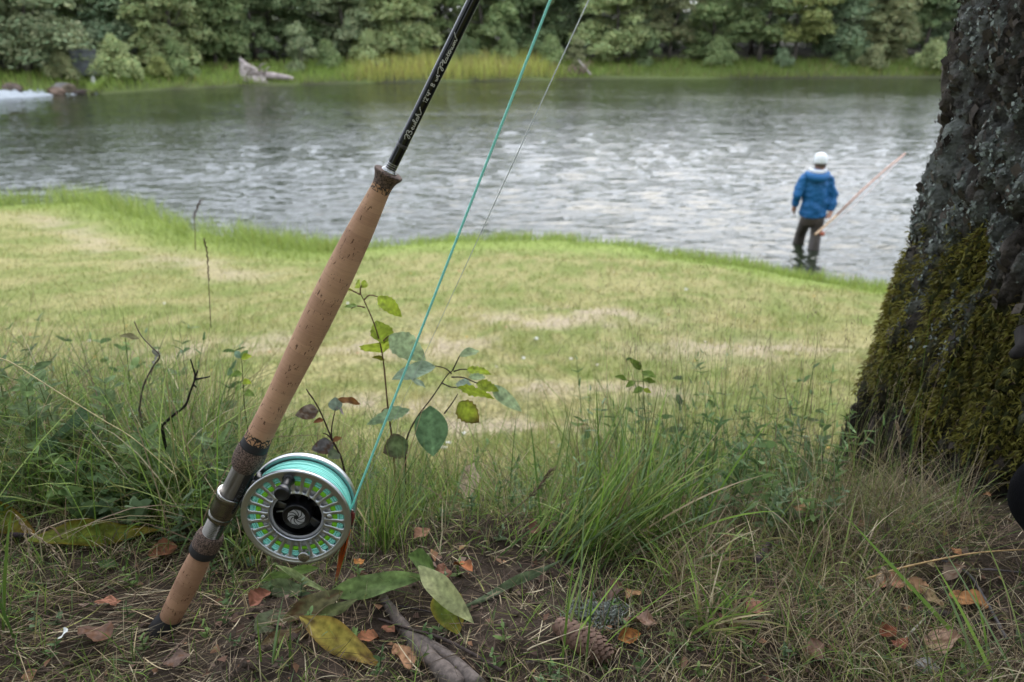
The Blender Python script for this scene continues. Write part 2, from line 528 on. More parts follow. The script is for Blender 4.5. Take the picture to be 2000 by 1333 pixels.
# ------------------------------------------------------------------ far bank: trees and shrubs
def crown_mesh(name, seed, H, W, base, n, leaf=.15, shape='round', nb=34):
    """leaf faces gathered on the outside of many boughs"""
    r = np.random.default_rng(seed)
    bl = []
    for i in range(nb):
        f = r.random() ** .8
        z = base + (H - base) * f
        if shape == 'round': rr = W / 2 * math.sqrt(max(.05, 1 - (2 * f - .85) ** 2 * .75))
        elif shape == 'cone': rr = W / 2 * (1 - f) ** .8 + .2
        else: rr = W / 2 * math.sqrt(max(.02, 1 - f ** 2))
        a = r.uniform(0, 6.283); q = rr * r.uniform(.25, .85)
        s = r.uniform(.2, 1.0) ** 1.3 * W * .17 + .16
        bl.append((q * math.cos(a), q * math.sin(a), z, s * r.uniform(.85, 1.2), s * r.uniform(1.0, 1.45)))
    bl = np.array(bl)
    idx = r.choice(nb, n, p=bl[:, 3] ** 2 / (bl[:, 3] ** 2).sum())
    d = r.normal(size=(n, 3)); d /= np.linalg.norm(d, axis=1)[:, None]
    d[:, 2] = np.where(d[:, 2] < -.3, -d[:, 2] * .6, d[:, 2])
    lump = 1 + .65 * (fbm(d[:, 0] * 2.2 + idx * 3.1, d[:, 1] * 2.2, d[:, 2] * 2.2, seed=seed) - .5) * 2
    rad_ = (1 - r.random(n) ** 2.2 * .5) * lump
    c = bl[idx, :3] + d * np.stack([bl[idx, 3], bl[idx, 3], bl[idx, 4]], -1) * rad_[:, None]
    c[:, 2] -= .22 * (np.hypot(c[:, 0], c[:, 1]) / (W / 2)) ** 2
    ok = c[:, 2] > .02; c = c[ok]; d = d[ok]; n = len(c); idx = idx[ok]
    nrm = d * .7 + r.normal(size=(n, 3)) * .55 + np.array([0, 0, .55])
    nrm /= np.linalg.norm(nrm, axis=1)[:, None]
    a = np.cross(nrm, r.normal(size=(n, 3))); a /= np.linalg.norm(a, axis=1)[:, None]
    b = np.cross(nrm, a)
    s = leaf * r.uniform(.6, 1.4, n)[:, None]
    V = np.stack([c - a * s, c - b * s * .45 - nrm * s * .12, c + a * s, c + b * s * .45 - nrm * s * .12], 1).reshape(-1, 3)
    Q = np.arange(4 * n).reshape(-1, 4)
    t = (.8 + .3 * r.random(nb))[idx] * (1 + r.uniform(-.3, .3, n))
    col = np.stack([t * (1 + r.uniform(-.12, .2, n)), t, t * .95], -1)
    return mesh(name, V, Q, False, np.repeat(col, 4, 0))

def trunk_mesh(name, seed, H, r0, nb=7, lean=.1):
    r = np.random.default_rng(seed); acc = Acc()
    t = np.linspace(0, 1, 7)
    ax = np.stack([lean * H * t ** 2 * r.uniform(-1, 1), lean * H * t ** 2 * r.uniform(-1, 1), H * .85 * t], -1)
    acc.add(*tube(ax, r0 * (1 - .85 * t) * (1 + .5 * np.exp(-t * 18)), 8), (1, 1, 1))
    for i in range(nb):
        f = r.uniform(.15, .8); p0 = np.array([np.interp(f, t, ax[:, k]) for k in range(3)])
        a = r.uniform(0, 6.283); Lb = H * r.uniform(.15, .32)
        e = p0 + np.array([math.cos(a) * Lb, math.sin(a) * Lb, Lb * r.uniform(.2, .8)])
        mid = (p0 + e) / 2 + np.array([0, 0, -Lb * .08])
        acc.add(*tube([p0, mid, e], [r0 * .4 * (1 - f * .6), r0 * .25 * (1 - f * .6), r0 * .06], 6), (1, 1, 1))
    return acc.me(name)

PROTO = {
    'broad': (crown_mesh('broad_crown', 1, 9.5, 7.0, .2, 30000, .14, nb=85), trunk_mesh('broad_trunk', 1, 9, .2)),
    'broad2': (crown_mesh('broad_crown_b', 2, 11, 6.0, .3, 30000, .14, nb=90), trunk_mesh('broad_trunk_b', 2, 10.5, .22)),
    'tall': (crown_mesh('tall_crown', 3, 13, 5.2, .4, 30000, .14, nb=100), trunk_mesh('tall_trunk', 3, 12.5, .2, 9)),
    'open': (crown_mesh('open_crown', 4, 12, 6.5, 1.6, 22000, .14, nb=46), trunk_mesh('open_trunk', 4, 11.5, .17, 9, .14)),
    'spruce': (crown_mesh('spruce_crown', 5, 14, 4.6, .8, 22000, .15, 'cone', 70), trunk_mesh('spruce_trunk', 5, 13.5, .18, 3)),
    'shrub': (crown_mesh('shrub_crown', 6, 2.4, 2.9, .15, 5500, .085, 'dome', 20), trunk_mesh('shrub_stems', 6, 1.7, .05, 9)),
    'shrub2': (crown_mesh('shrub_crown_b', 7, 3.2, 2.6, .2, 6000, .09, 'dome', 22), trunk_mesh('shrub_stems_b', 7, 2.5, .06, 9)),
    'bush': (crown_mesh('bush_crown', 8, 1.3, 2.6, .05, 3800, .07, 'dome', 16), trunk_mesh('bush_stems', 8, .8, .03, 9)),
}
TONE = {'grey': (.29, .35, .19), 'pale': (.35, .42, .19), 'mid': (.25, .33, .14), 'dark': (.19, .26, .12), 'yellow': (.34, .39, .14), 'blue': (.22, .30, .17), 'olive': (.29, .32, .16), 'deep': (.14, .19, .10)}
def far_pt(px, dy):
    """far-bank point in the column px, dy metres behind the far waterline"""
    x = 0; y = 50.
    for _ in range(6):
        x = (px - 1000) / F * (y * math.cos(PITCH) + 2.6 * math.sin(PITCH)); y = float(y_far(x)) + dy
    return x, y, float(height(x, y)) - .05
def tree(kind, px, dy, sc, tone, label, group=None, cat='tree', name=None, wx=1.0, zs=.70):
    cm, tm = PROTO[kind]
    x, y, z = far_pt(px, dy)
    name = name or ('shrub' if kind in ('shrub', 'shrub2', 'bush') else 'spruce_tree' if kind == 'spruce' else 'broadleaf_tree')
    r = empty(name, (x, y, z)); r.rotation_euler.z = random.uniform(0, 6.28); r.scale = (sc * wx, sc * wx, sc * (1 if cat == 'shrub' else zs))
    tag(r, label, cat, group)
    t = link('trunk', tm, MATS['far_bark'], r)
    c = link('crown', cm, MATS['tree_leaf'], r)
    j = random.uniform(.9, 1.12); c.color = (*[v * j for v in TONE[tone]], 1)
    return r

FRONT = [  # kind, px, dy, scale, tone, label
    ('broad', 60, 5.0, .95, 'grey', 'big grey-green willow-like tree at the left edge, above the white water'),
    ('broad2', -130, 5, .9, 'mid', 'rounded mid-green tree beyond the left edge of the far bank'),
    ('broad', 215, 8.5, .9, 'blue', 'shaded blue-green tree just behind the grey concrete block'),
    ('broad2', 345, 4.6, .9, 'pale', 'pale green leaning tree between the concrete block and the driftwood stump'),
    ('broad', 425, 6.5, .8, 'mid', 'mid-green bushy tree left of and behind the driftwood stump'),
    ('tall', 505, 8, .9, 'dark', 'dark green tree rising directly behind the driftwood stump'),
    ('broad2', 680, 6.5, .85, 'grey', 'grey-green round crown at the left end of the grassy spit'),
    ('broad', 610, 10, .9, 'dark', 'dark tree filling the gap right of the driftwood stump'),
    ('broad', 775, 5.8, .85, 'pale', 'light green tree above the grassy spit, left of the fishing rod blank'),
    ('tall', 850, 9, .9, 'mid', 'mid-green tree hidden partly by the black rod blank'),
    ('broad2', 945, 6.5, .95, 'mid', 'mid-green tree between the rod blank and the turquoise line'),
    ('broad', 1040, 8, .9, 'dark', 'dark green tree crossed by the turquoise fly line'),
    ('broad', 1205, 4.4, .95, 'pale', 'light green tree with low spreading boughs right of the washed-up branches'),
    ('open', 1120, 9, .9, 'deep', 'deep shaded tree behind the thin leader line'),
    ('open', 1305, 5.5, .9, 'olive', 'olive tree with visible pale stem, first right of the light green spreading tree'),
    ('broad2', 1390, 5, .85, 'mid', 'mid-green tree with boughs drooping to the bank, upstream of the angler'),
    ('open', 1480, 4.6, .95, 'mid', 'thin-stemmed green tree straight above the angler, left of the two'),
    ('open', 1550, 4.8, .9, 'yellow', 'yellowish-green tree with forked trunk above the angler'),
    ('broad', 1630, 5.5, .85, 'blue', 'blue-green rounded tree just right of the angler'),
    ('broad2', 1710, 4.9, .85, 'olive', 'olive-grey tree above the tip of the long wooden stick'),
    ('spruce', 1800, 6, .9, 'dark', 'dark green conical tree left of the big foreground trunk'),
    ('broad', 1880, 5.5, .9, 'blue', 'blue-green tree half hidden by the foreground trunk'),
    ('broad2', 2010, 5.5, .9, 'mid', 'mid-green far tree behind the foreground trunk'),
    ('broad', 2140, 5.5, .9, 'olive', 'olive far tree beyond the right edge'),
]
for k, px, dy, sc, tone, lab in FRONT:
    tree(k, px, dy, sc, tone, lab, 'trees along the far bank', zs=.70 if not 1280 < px < 1560 else .62)
SHRUBS = [
    ('shrub', 235, 2.6, .85, 'pale', 'pale green shrub right of the grey concrete block'),
    ('bush', 95, 2.0, .9, 'olive', 'low olive bush on the rocks by the white water'),
    ('bush', 300, 2.0, .75, 'yellow', 'low yellow-green bush on the bank between block and stump'),
    ('shrub2', 590, 2.6, .85, 'grey', 'rounded silvery green shrub right of the driftwood stump'),
    ('shrub', 350, 2.4, .8, 'mid', 'green shrub left of the driftwood stump'),
    ('shrub', 640, 3.2, .7, 'mid', 'small green shrub beside the silvery one'),
    ('shrub', 725, 3.6, .9, 'pale', 'pale shrub at the left end of the grassy spit'),
    ('shrub2', 805, 4.4, .7, 'mid', 'green shrub directly behind the middle of the grassy spit'),
    ('shrub', 905, 4.4, .8, 'dark', 'dark shrub right of the rod blank on the far bank'),
    ('shrub', 990, 4.2, .8, 'mid', 'green shrub left of the turquoise line on the far bank'),
    ('shrub', 1075, 3.2, .8, 'mid', 'green shrub between the turquoise line and the leader'),
    ('shrub2', 1125, 1.8, .62, 'olive', 'thin olive shrub leaning over the washed-up branches'),
    ('shrub2', 1265, 3.0, .75, 'dark', 'dark shrub at the foot of the light green spreading tree'),
    ('shrub', 1400, 2.8, .8, 'mid', 'green shrub on the bank upstream of the angler'),
    ('bush', 1530, 2.0, .8, 'blue', 'low bluish bush on the bank above the angler'),
    ('shrub', 1660, 2.6, .75, 'dark', 'dark shrub right above the angler on the far bank'),
    ('bush', 1700, 1.5, 1.0, 'olive', 'low brownish-olive bush with bare stems at the far waterline'),
    ('bush', 1815, 1.0, 1.25, 'pale', 'pale spreading bush overhanging the water left of the foreground trunk'),
    ('bush', 1880, 1.0, 1.0, 'yellow', 'yellow-green bush peeping out beside the foreground trunk'),
]
for k, px, dy, sc, tone, lab in SHRUBS:
    tree(k, px, dy, sc, tone, lab, 'shrubs along the far bank', 'shrub')
LANDMARK = [(-200, 'the left picture edge'), (60, 'the white water'), (165, 'the concrete block'), (490, 'the driftwood stump'), (600, 'the silvery shrub'), (740, 'the tip of the grassy spit'), (900, 'the rod blank'), (1045, 'the turquoise line'), (1140, 'the washed-up branches'), (1250, 'the light green spreading tree'), (1400, 'the upstream far bank'), (1590, 'the wading person'), (1760, 'the carried rod tip'), (1880, 'the foreground trunk'), (2150, 'the right picture edge')]
for row, (dy0, n, tones) in enumerate([(11.5, 23, ('dark', 'mid', 'deep', 'blue')), (17, 24, ('dark', 'deep', 'mid')), (24, 24, ('deep', 'mid', 'dark'))]):
    for i in range(n):
        px = -260 + 2520 * (i + .5 + random.uniform(-.3, .3)) / n
        kd, tn = random.choice(['broad', 'broad2', 'tall', 'tall', 'spruce', 'open']), random.choice(tones)
        lm = min(LANDMARK, key=lambda q: abs(q[0] - px)); side = 'left of' if px < lm[0] - 28 else 'right of' if px > lm[0] + 28 else 'straight above'
        desc = {'dark': 'dark green', 'mid': 'mid-green', 'deep': 'very dark', 'blue': 'bluish-green'}[tn] + ' ' + {'broad': 'broad', 'broad2': 'rounded', 'tall': 'tall', 'spruce': 'conical', 'open': 'thin-crowned'}[kd]
        tree(kd, px, dy0 + random.uniform(-1, 1.5), random.uniform(.75, .95), tn,
             desc + ' tree in the ' + ('second', 'third', 'rearmost')[row] + ' row, ' + side + ' ' + lm[1], 'forest trees behind the front row')

for i, (x, y, sc) in enumerate([(-7, -6, .8), (-2.5, -7.5, .9), (2.5, -6.5, .85), (7.5, -6, .9), (-11, -2, .8), (12, -1, .8)]):  # trees added out of view to darken light and reflections on rod and reel
    r = empty('broadleaf_tree', (x, y, float(height(x, y)) - .05)); r.scale = (sc,) * 3; r.rotation_euler.z = i * 1.3
    tag(r, ['tree', 'rounded tree', 'full tree', 'wide tree', 'leafy tree', 'dense tree'][i] + ' added out of view behind the viewer to darken reflections, ' + ['back left', 'just left of centre', 'just right of centre', 'back right', 'far left', 'far right'][i], 'tree', 'added trees behind the viewer')
    link('trunk', PROTO['broad'][1], MATS['far_bark'], r); c = link('crown', PROTO['broad'][0], MATS['tree_leaf'], r); c.color = (*TONE['dark'], 1)
# far-bank grass ------------------------------------------------------
def make_far_grass():
    acc = Acc(); n = 36000
    px = rng.uniform(-350, 2350, n)
    y0 = 50.0
    x = (px - 1000) / F * 50 * (1 + rng.uniform(-.06, .06, n))
    dy = rng.random(n) ** 1.2 * 6.5 + .05
    y = y_far(x) + dy
    z = height(x, y)
    p2, _, _ = proj(np.stack([x, y, z], -1))
    spit = sstep(660, 720, p2) * sstep(1130, 1040, p2)
    sp2 = sstep(540, 640, p2) * sstep(720, 690, p2)
    clump = fbm(x * .8, y * .8, seed=71)
    hh = (.22 + .45 * clump + .65 * spit + .15 * sp2) * rng.uniform(.6, 1.3, n)
    dull = sstep(1100, 1300, p2)
    g = np.array([.27, .37, .08]) + 0 * x[:, None]
    g = g * (1 - dull[:, None] * .35)
    wild = np.array([.50, .50, .13]); brown = np.array([.30, .19, .11])
    t = np.clip(spit * .75 * fbm(x * .5, y * .5, seed=73) * 1.9, 0, 1)[:, None]
    g = g * (1 - t) + wild * t
    br = (rng.random(n) < (.05 + .12 * spit + .1 * (clump > .6)))
    g[br] = brown
    edge = sstep(.8, .1, dy)[:, None]
    g = g * (1 - edge * .3) + np.array([.3, .32, .08]) * edge * .3
    g = g * (1 + rng.uniform(-.3, .3, (n, 1)))
    blades(acc, np.stack([x, y, z - .03], -1), hh, .035 * rng.uniform(.6, 1.5, n), rng.uniform(0, .4, n), rng.uniform(0, 6.28, n), rng.uniform(0, .9, n), g, 3)
    tag(acc.build('far_bank_grass', MATS['grass_blade']), 'rough green and yellow grass covering the far river bank', 'grass', kind='stuff')
make_far_grass()

# driftwood stump ------------------------------------------------------
def rough_rock(name, c, s, seed, m, colr, parent=None, n=22, amp=.35, freq=1.6):
    u = np.linspace(0, math.pi, n); v = np.linspace(0, 2 * math.pi, n * 2, endpoint=False)
    U, W = np.meshgrid(u, v, indexing='ij')
    d = np.stack([np.sin(U) * np.cos(W), np.sin(U) * np.sin(W), np.cos(U)], -1).reshape(-1, 3)
    k = 1 + amp * (fbm(d[:, 0] * freq + seed, d[:, 1] * freq, d[:, 2] * freq, seed=seed) - .5) * 2
    V = d * k[:, None] * np.array(s) + np.array(c)
    return link(name, mesh(name, V, grid_faces(n, 2 * n, True), True, np.broadcast_to(np.array(colr), (len(V), 3))), m, parent)
mat('driftwood', rough=.9, attr=True, spec=.15, var=(4, .35), bump=(9, .8, .08, 8))
mat('rock', rough=.9, attr=True, spec=.2, var=(2.5, .4), bump=(6, .7, .08, 8))
def driftwood():
    x, y, z = far_pt(495, .7)
    r = empty('driftwood_stump', (x, y, max(z, -.05)))
    tag(r, 'pale grey driftwood stump with jagged root plate washed up on the far bank', 'driftwood')
    acc = Acc(); rs = np.random.default_rng(4)
    # root plate: broad slab standing on edge with a jagged top
    n = 26
    xs = np.linspace(-.75, .95, n)
    top = np.interp(xs, [-.75, -.6, -.5, -.3, 0, .3, .55, .95], [.5, 1.35, 1.25, 1.05, .85, .75, .4, .25]) + rs.uniform(-.08, .08, n)
    rows = []
    for f in np.linspace(0, 1, 9):
        th = .28 * (1 - .6 * f)
        rows.append(np.stack([xs * (1 - .1 * f) - .12 * f, -th + rs.uniform(-.05, .05, n), -.15 + (top + .15) * f], -1))
    for f in np.linspace(1, 0, 9):
        th = .28 * (1 - .6 * f)
        rows.append(np.stack([xs * (1 - .1 * f) - .12 * f, th + rs.uniform(-.05, .05, n), -.15 + (top + .15) * f], -1))
    acc.add(np.array(rows).reshape(-1, 3), grid_faces(18, n), (.42, .36, .33))
    o = acc.build('root_plate', MATS['driftwood'], r, False)
    for i in range(16):
        a = random.uniform(0, 6.28); p0 = np.array([random.uniform(-.5, .7), random.uniform(-.2, .1), random.uniform(.1, .8)])
        L_ = random.uniform(.35, .9)
        e = p0 + np.array([random.uniform(-.7, 1.0) * L_, -.3 * L_, random.uniform(-.2, .8) * L_])
        ac = Acc(); ac.add(*tube([p0, (p0 + e) / 2 + [0, 0, .06], e], [.06, .04, .012], 6), (.40, .34, .31)); ac.build('root', MATS['driftwood'], r)
    ac = Acc(); ac.add(*tube([(.2, .1, .3), (1.0, .2, .28), (1.7, .3, .2), (2.3, .5, .1)], [.26, .22, .17, .1], 12), (.36, .30, .28)); ac.build('trunk', MATS['driftwood'], r)
driftwood()
def washed_branches():
    x, y, z = far_pt(1125, .6)
    r = empty('driftwood_branches', (x, y, max(z, -.03)))
    tag(r, 'tangle of brown roots with a pale slanting log washed up left of the leaning willow', 'driftwood')
    for i in range(26):
        p0 = np.array([random.uniform(-.8, .6), random.uniform(-.3, .3), random.uniform(0, .2)])
        e = p0 + np.array([random.uniform(-.5, .5), random.uniform(-.2, .2), random.uniform(.3, .95)])
        ac = Acc(); ac.add(*tube([p0, (p0 + e) / 2 + np.array([random.uniform(-.1, .1), 0, .05]), e], [.03, .022, .008], 6), (.26, .19, .15)); ac.build('branch', MATS['driftwood'], r)
    ac = Acc(); ac.add(*tube([(1.0, -.3, .05), (.6, -.1, .5), (.15, .1, 1.0)], [.07, .06, .035], 8), (.46, .40, .36)); ac.build('log', MATS['driftwood'], r)
washed_branches()
# concrete block, white post, rocks and the white water at the left
def far_left():
    x, y, z = far_pt(160, 3.0)
    r = empty('concrete_block', (x, y, z)); r.rotation_euler.z = .35
    tag(r, 'weathered grey concrete block half hidden in the trees at far left', 'concrete block')
    m = mat('concrete', (.19, .20, .21), .9, var=(3, .3), bump=(12, .5, .03))
    o = link('wall', mesh('wall', *box((0, 0, .75), (1.5, .8, 1.3)), False), m, r); bevel(o, .04)
    o = link('coping', mesh('coping', *box((0, 0, 1.43), (1.6, .9, .08)), False), m, r); bevel(o, .015)
    x, y, z = far_pt(186, .9)
    ac = Acc(); V, Q = lathe([(.001, 0), (.12, 0), (.14, .2), (.10, .42), (.05, .5), (.001, .52)], 10); ac.add(V + np.array([x, y, z]), Q, (.62, .62, .58))
    tag(ac.build('boulder', MATS['rock']), 'small white boulder standing in grass at the end of the white water', 'rock')
    labs = ['brown rock lowest by the white water under the grey-green tree', 'dark flat rock at the tip of the white water', 'dark rock at the left edge behind the white water',
            'round brown rock in the middle of the rocky point', 'grey rock near the end of the rocky point']
    for i, (px, dy, s) in enumerate([(105, .2, (.5, .4, .25)), (150, -.2, (.75, .4, .16)), (8, .7, (.5, .4, .3)), (128, .4, (.45, .4, .3)), (80, .6, (.5, .4, .22))]):
        x, y, z = far_pt(px, dy)
        tag(rough_rock('rock', (x, y, max(z, 0) + s[2] * .3), s, 40 + i, MATS['rock'], [(.17, .12, .09), (.09, .07, .06), (.13, .10, .08), (.16, .13, .09), (.16, .15, .14)][i]), labs[i], 'rock', 'rocks at the far left point')
    # rapids: a broken sheet of foam humps
    m = mat('foam', (.42, .45, .47), .7, bump=(5, 1, .05, 8))
    nx, ny = 150, 60
    xs = np.linspace(float(PZ(-400, 190, 0)[0]), float(PZ(165, 188, 0)[0]), nx); v = np.linspace(0, 1, ny)
    X, Vv = np.meshgrid(xs, v)
    pxx = 1000 + F * X / 40
    yb = y_far(X)
    Y = yb - .9 + Vv * 2.4
    taper = sstep(float(xs[-1]), float(xs[-1]) - 3.2, X)
    n = fbm(X * 1.6, Y * 1.6, seed=81)
    Z = -.12 + taper * (np.sin(Vv * math.pi) ** .6) * (.12 + .75 * n ** 1.5) + (fbm(X * 7, Y * 7, seed=83) - .5) * .35
    tag(link('white_water', mesh('white_water', np.stack([X, Y, Z], -1).reshape(-1, 3), grid_faces(ny, nx), True), m), 'foaming white rapids running along the rocks at the far left', 'white water', kind='stuff')
far_left()
# ------------------------------------------------------------------ the big tree at the right
_left = [(-250, 1950), (0, 1893), (170, 1868), (300, 1838), (470, 1797), (580, 1757), (680, 1718), (760, 1690), (850, 1652), (930, 1628), (1000, 1612), (1100, 1590), (1200, 1570)]
def near_tree():
    root = empty('large_tree', (TX, TY, 0))
    tag(root, 'big dark tree with lichened bark and mossy flared foot, right foreground', 'tree')
    nz, na = 400, 440
    zs = np.linspace(2.2, 5.2, nz)
    # radius so that the left outline follows the photo
    R0 = []
    for z in zs:
        lo, hi = .1, 1.0
        for _ in range(26):
            r_ = (lo + hi) / 2
            best = 1e9
            for a in np.linspace(math.pi * .85, math.pi * 1.35, 9):
                px, py, d = proj(np.array([TX + r_ * math.cos(a), TY + r_ * .9 * math.sin(a), z]))
                best = min(best, px - np.interp(py, [q[0] for q in _left], [q[1] for q in _left]))
            if best > 0: lo = r_
            else: hi = r_
        R0.append(r_)
    R0 = np.array(R0); top = np.interp(3.55, zs, R0)
    R0 = np.where(zs > 3.55, top * (1 - .035 * (zs - 3.55)), R0)
    th = np.linspace(0, 2 * math.pi, na, endpoint=False)
    T, Z = np.meshgrid(th, zs)
    R = np.repeat(R0[:, None], na, 1)
    foot = np.exp(-np.clip(Z - 2.3, 0, 9) / .22)
    R = R * (1 + foot * .20 * np.sin(T * 5 + 1.3) * np.sin(T * 2 + .4))
    cx, cy = np.cos(T), np.sin(T)
    # bark: furrows and plates, longer than wide
    def cell(fx, fz, seed):
        gx, gy, gz = cx * fx, cy * fx, Z * fz
        wx = (fbm(gx * 1.3, gy * 1.3, gz * 1.3, o=2, seed=seed + 40) - .5) * 1.2
        gx = gx + wx; gz = gz + wx * .8
        ix, iy, iz = np.floor(gx), np.floor(gy), np.floor(gz)
        f1 = np.full(gx.shape, 9.); f2 = np.full(gx.shape, 9.); idd = np.zeros(gx.shape)
        for a in (-1, 0, 1):
            for b in (-1, 0, 1):
                for c in (-1, 0, 1):
                    jx, jy, jz = ix + a, iy + b, iz + c
                    d = (jx + _h(jx, jy, jz, seed) - gx) ** 2 + (jy + _h(jx, jy, jz, seed + 1) - gy) ** 2 + (jz + _h(jx, jy, jz, seed + 2) - gz) ** 2
                    m = d < f1
                    f2 = np.where(m, f1, np.minimum(f2, d)); idd = np.where(m, _h(jx, jy, jz, seed + 3), idd); f1 = np.where(m, d, f1)
        return np.sqrt(f2) - np.sqrt(f1), idd
    e1, id1 = cell(8.5, 5.0, 11)
    e2, id2 = cell(20, 17, 23)
    plate = sstep(0, .28, e1); pl2 = sstep(0, .22, e2)
    n1 = fbm(cx * 4, cy * 4, Z * 5, seed=12); n2 = fbm(cx * 26, cy * 26, Z * 34, seed=13)
    Rr = R + (plate - .55) * (.016 + .008 * id1) + (pl2 - .5) * (.009 + .008 * id2) + (n1 - .5) * .03 + (n2 - .5) * .018 + .006
    rg = np.abs(fbm(cx * 13, cy * 13, Z * 4.2, o=3, seed=71) - .5); rg2 = np.abs(fbm(cx * 30, cy * 30, Z * 16, o=3, seed=73) - .5)
    cut = sstep(.05, 0, rg); cut2 = sstep(.05, 0, rg2)
    Rr = Rr - .015 * cut - .006 * cut2
    V = np.stack([Rr * cx, Rr * cy * .9, Z], -1)
    # colours: dark brown bark, grey plates, black furrows
    fur = (plate * .7 + .3) * (pl2 * .45 + .55) * (1 - .6 * cut) * (1 - .4 * cut2)
    c0 = np.array([.050, .040, .033]); c1 = np.array([.12, .105, .092])
    mixv = np.clip(id2 * .6 + n2 * .7 - .25, 0, 1)[..., None]
    col = (c0 + (c1 - c0) * mixv) * (fur[..., None] * .75 + .25)
    moss_m = sstep(2.74, 2.60, Z + (n1 - .5) * .4 + (fbm(cx * 9, cy * 9, Z * 9, seed=14) - .5) * .35) * sstep(2.42, 2.54, Z + (n1 - .5) * .3)
    moss_m = moss_m * sstep(.32, .5, fbm(cx * 3.2 + 5, cy * 3.2, Z * 3.2, seed=15) + .10)
    col = col * (1 - moss_m[..., None] * .9) + np.array([.045, .050, .012]) * moss_m[..., None] * .9
    lich = sstep(.41, .56, fbm(cx * 7.5, cy * 7.5, Z * 7.5, seed=16) * .55 + fbm(cx * 22, cy * 22, Z * 22, seed=18) * .45) * sstep(2.5, 2.75, Z) * (1 - moss_m)
    col = col + (np.array([.20, .215, .20]) - col) * (lich * .8 * (.35 + .65 * plate))[..., None]
    foot_dark = sstep(2.55, 2.38, Z)[..., None]  # bark colour darkens towards the foot
    col = col * (1 - foot_dark * .45)
    m = mat('bark', rough=.92, attr=True, spec=.15, var=(60, .45), bump=(130, 1.0, .008, 9))
    root.location.z = 0
    link('trunk', mesh('trunk', V.reshape(-1, 3), grid_faces(nz, na, True), True, col.reshape(-1, 3)), m, root)
    # normals for placing lichen and moss
    def pick(n, w, seed):
        r = np.random.default_rng(seed)
        front = (T > math.pi * .62) & (T < math.pi * 1.75) & (Z < 3.75)
        p = (w * front * R).ravel(); p = p / p.sum()
        return r.choice(V.shape[0] * V.shape[1], n, p=p), r
    dTh = np.roll(V, -1, 1) - np.roll(V, 1, 1); dZ = np.gradient(V, axis=0)
    Nn = np.cross(dTh, dZ); Nn /= np.linalg.norm(Nn, axis=-1)[..., None] + 1e-9
    Vf, Nf = V.reshape(-1, 3), Nn.reshape(-1, 3)
    Rad = np.stack([cx, cy, 0 * cx], -1).reshape(-1, 3)
    # lichen: crinkled grey-green flakes in patches
    lm = sstep(.43, .55, fbm(cx * 7.5, cy * 7.5, Z * 7.5, seed=16) * .55 + fbm(cx * 22, cy * 22, Z * 22, seed=18) * .45) * plate * sstep(2.5, 2.75, Z) * (1 - moss_m)
    lm = lm * (.25 + sstep(.42, .62, fbm(cx * 2.3, cy * 2.3, Z * 2.3, seed=19)))
    ii, r = pick(38000, lm + 1e-9, 5)
    acc = Acc()
    nn = Nf[ii] * .5 + Rad[ii] * .5 + r.normal(size=(len(ii), 3)) * .35
    nn /= np.linalg.norm(nn, axis=1)[:, None]
    a = np.cross(nn, r.normal(size=nn.shape)); a /= np.linalg.norm(a, axis=1)[:, None]; b = np.cross(nn, a)
    s = (.0014 + .0030 * r.random(len(ii)) ** 2)[:, None]
    c = Vf[ii] + Nf[ii] * .0015 + r.normal(size=nn.shape) * .0012
    ring = []
    for k in range(4):
        an = k * math.pi / 2
        ring.append(c + (a * math.cos(an) + b * math.sin(an)) * s * r.uniform(.5, 1.4, (len(ii), 1)) + nn * s * r.uniform(0, .6, (len(ii), 1)))
    Vl = np.stack(ring, 1).reshape(-1, 3)
    cl = np.array([.23, .25, .23]) * r.uniform(.4, 1.2, (len(ii), 1)) + np.array([0, .012, .004]) * r.random((len(ii), 1))
    acc.add(Vl, np.arange(len(Vl)).reshape(-1, 4), np.repeat(cl, 4, 0))
    o = acc.build('lichen', MATS['dry'], root, False); o['kind'] = 'stuff'
    # bark scales: small loose flakes standing off the surface
    ii, r = pick(9000, plate * (1 - moss_m * .8) + 1e-9, 6)
    acc = Acc()
    nn = Nf[ii] * .6 + Rad[ii] * .4 + r.normal(size=(len(ii), 3)) * .3; nn /= np.linalg.norm(nn, axis=1)[:, None]
    upv = np.array([0, 0, 1.0]); a = np.cross(nn, upv + r.normal(size=nn.shape) * .3); a /= np.linalg.norm(a, axis=1)[:, None]; b = np.cross(nn, a)
    s = (.003 + .009 * r.random(len(ii)) ** 2)[:, None]
    c = Vf[ii] + Nf[ii] * .002
    q = [c - a * s * .7, c - b * s * r.uniform(.6, 1.6, (len(ii), 1)) + nn * s * .5, c + a * s * .7 + nn * s * .5, c + b * s * r.uniform(.6, 1.6, (len(ii), 1))]
    cb = np.array([.055, .045, .037]) * r.uniform(.4, 1.5, (len(ii), 1))
    acc.add(np.stack(q, 1).reshape(-1, 3), np.arange(4 * len(ii)).reshape(-1, 4), np.repeat(cb, 4, 0))
    o = acc.build('bark_flakes', MATS['dry'], root, False); o['kind'] = 'stuff'
    # moss: short curved fronds in cushions
    ii, r = pick(44000, moss_m ** 1.5 + 1e-9, 8)
    pp = Vf[ii] + Nf[ii] * (.001 + .007 * fbm(Vf[ii][:, 0] * 40, Vf[ii][:, 1] * 40, Vf[ii][:, 2] * 40, seed=20))[:, None]
    d = Nf[ii] * .8 + Rad[ii] * .4 + r.normal(size=pp.shape) * .55 + np.array([0, 0, -.25]); d /= np.linalg.norm(d, axis=1)[:, None]
    sd = np.cross(d, r.normal(size=d.shape)); sd /= np.linalg.norm(sd, axis=1)[:, None]
    L_ = (.005 + .009 * r.random(len(ii)))[:, None]; w = (.0008 + .0007 * r.random(len(ii)))[:, None]
    e = pp + d * L_ + np.array([0, 0, -.25]) * L_
    mid = pp + d * L_ * .55
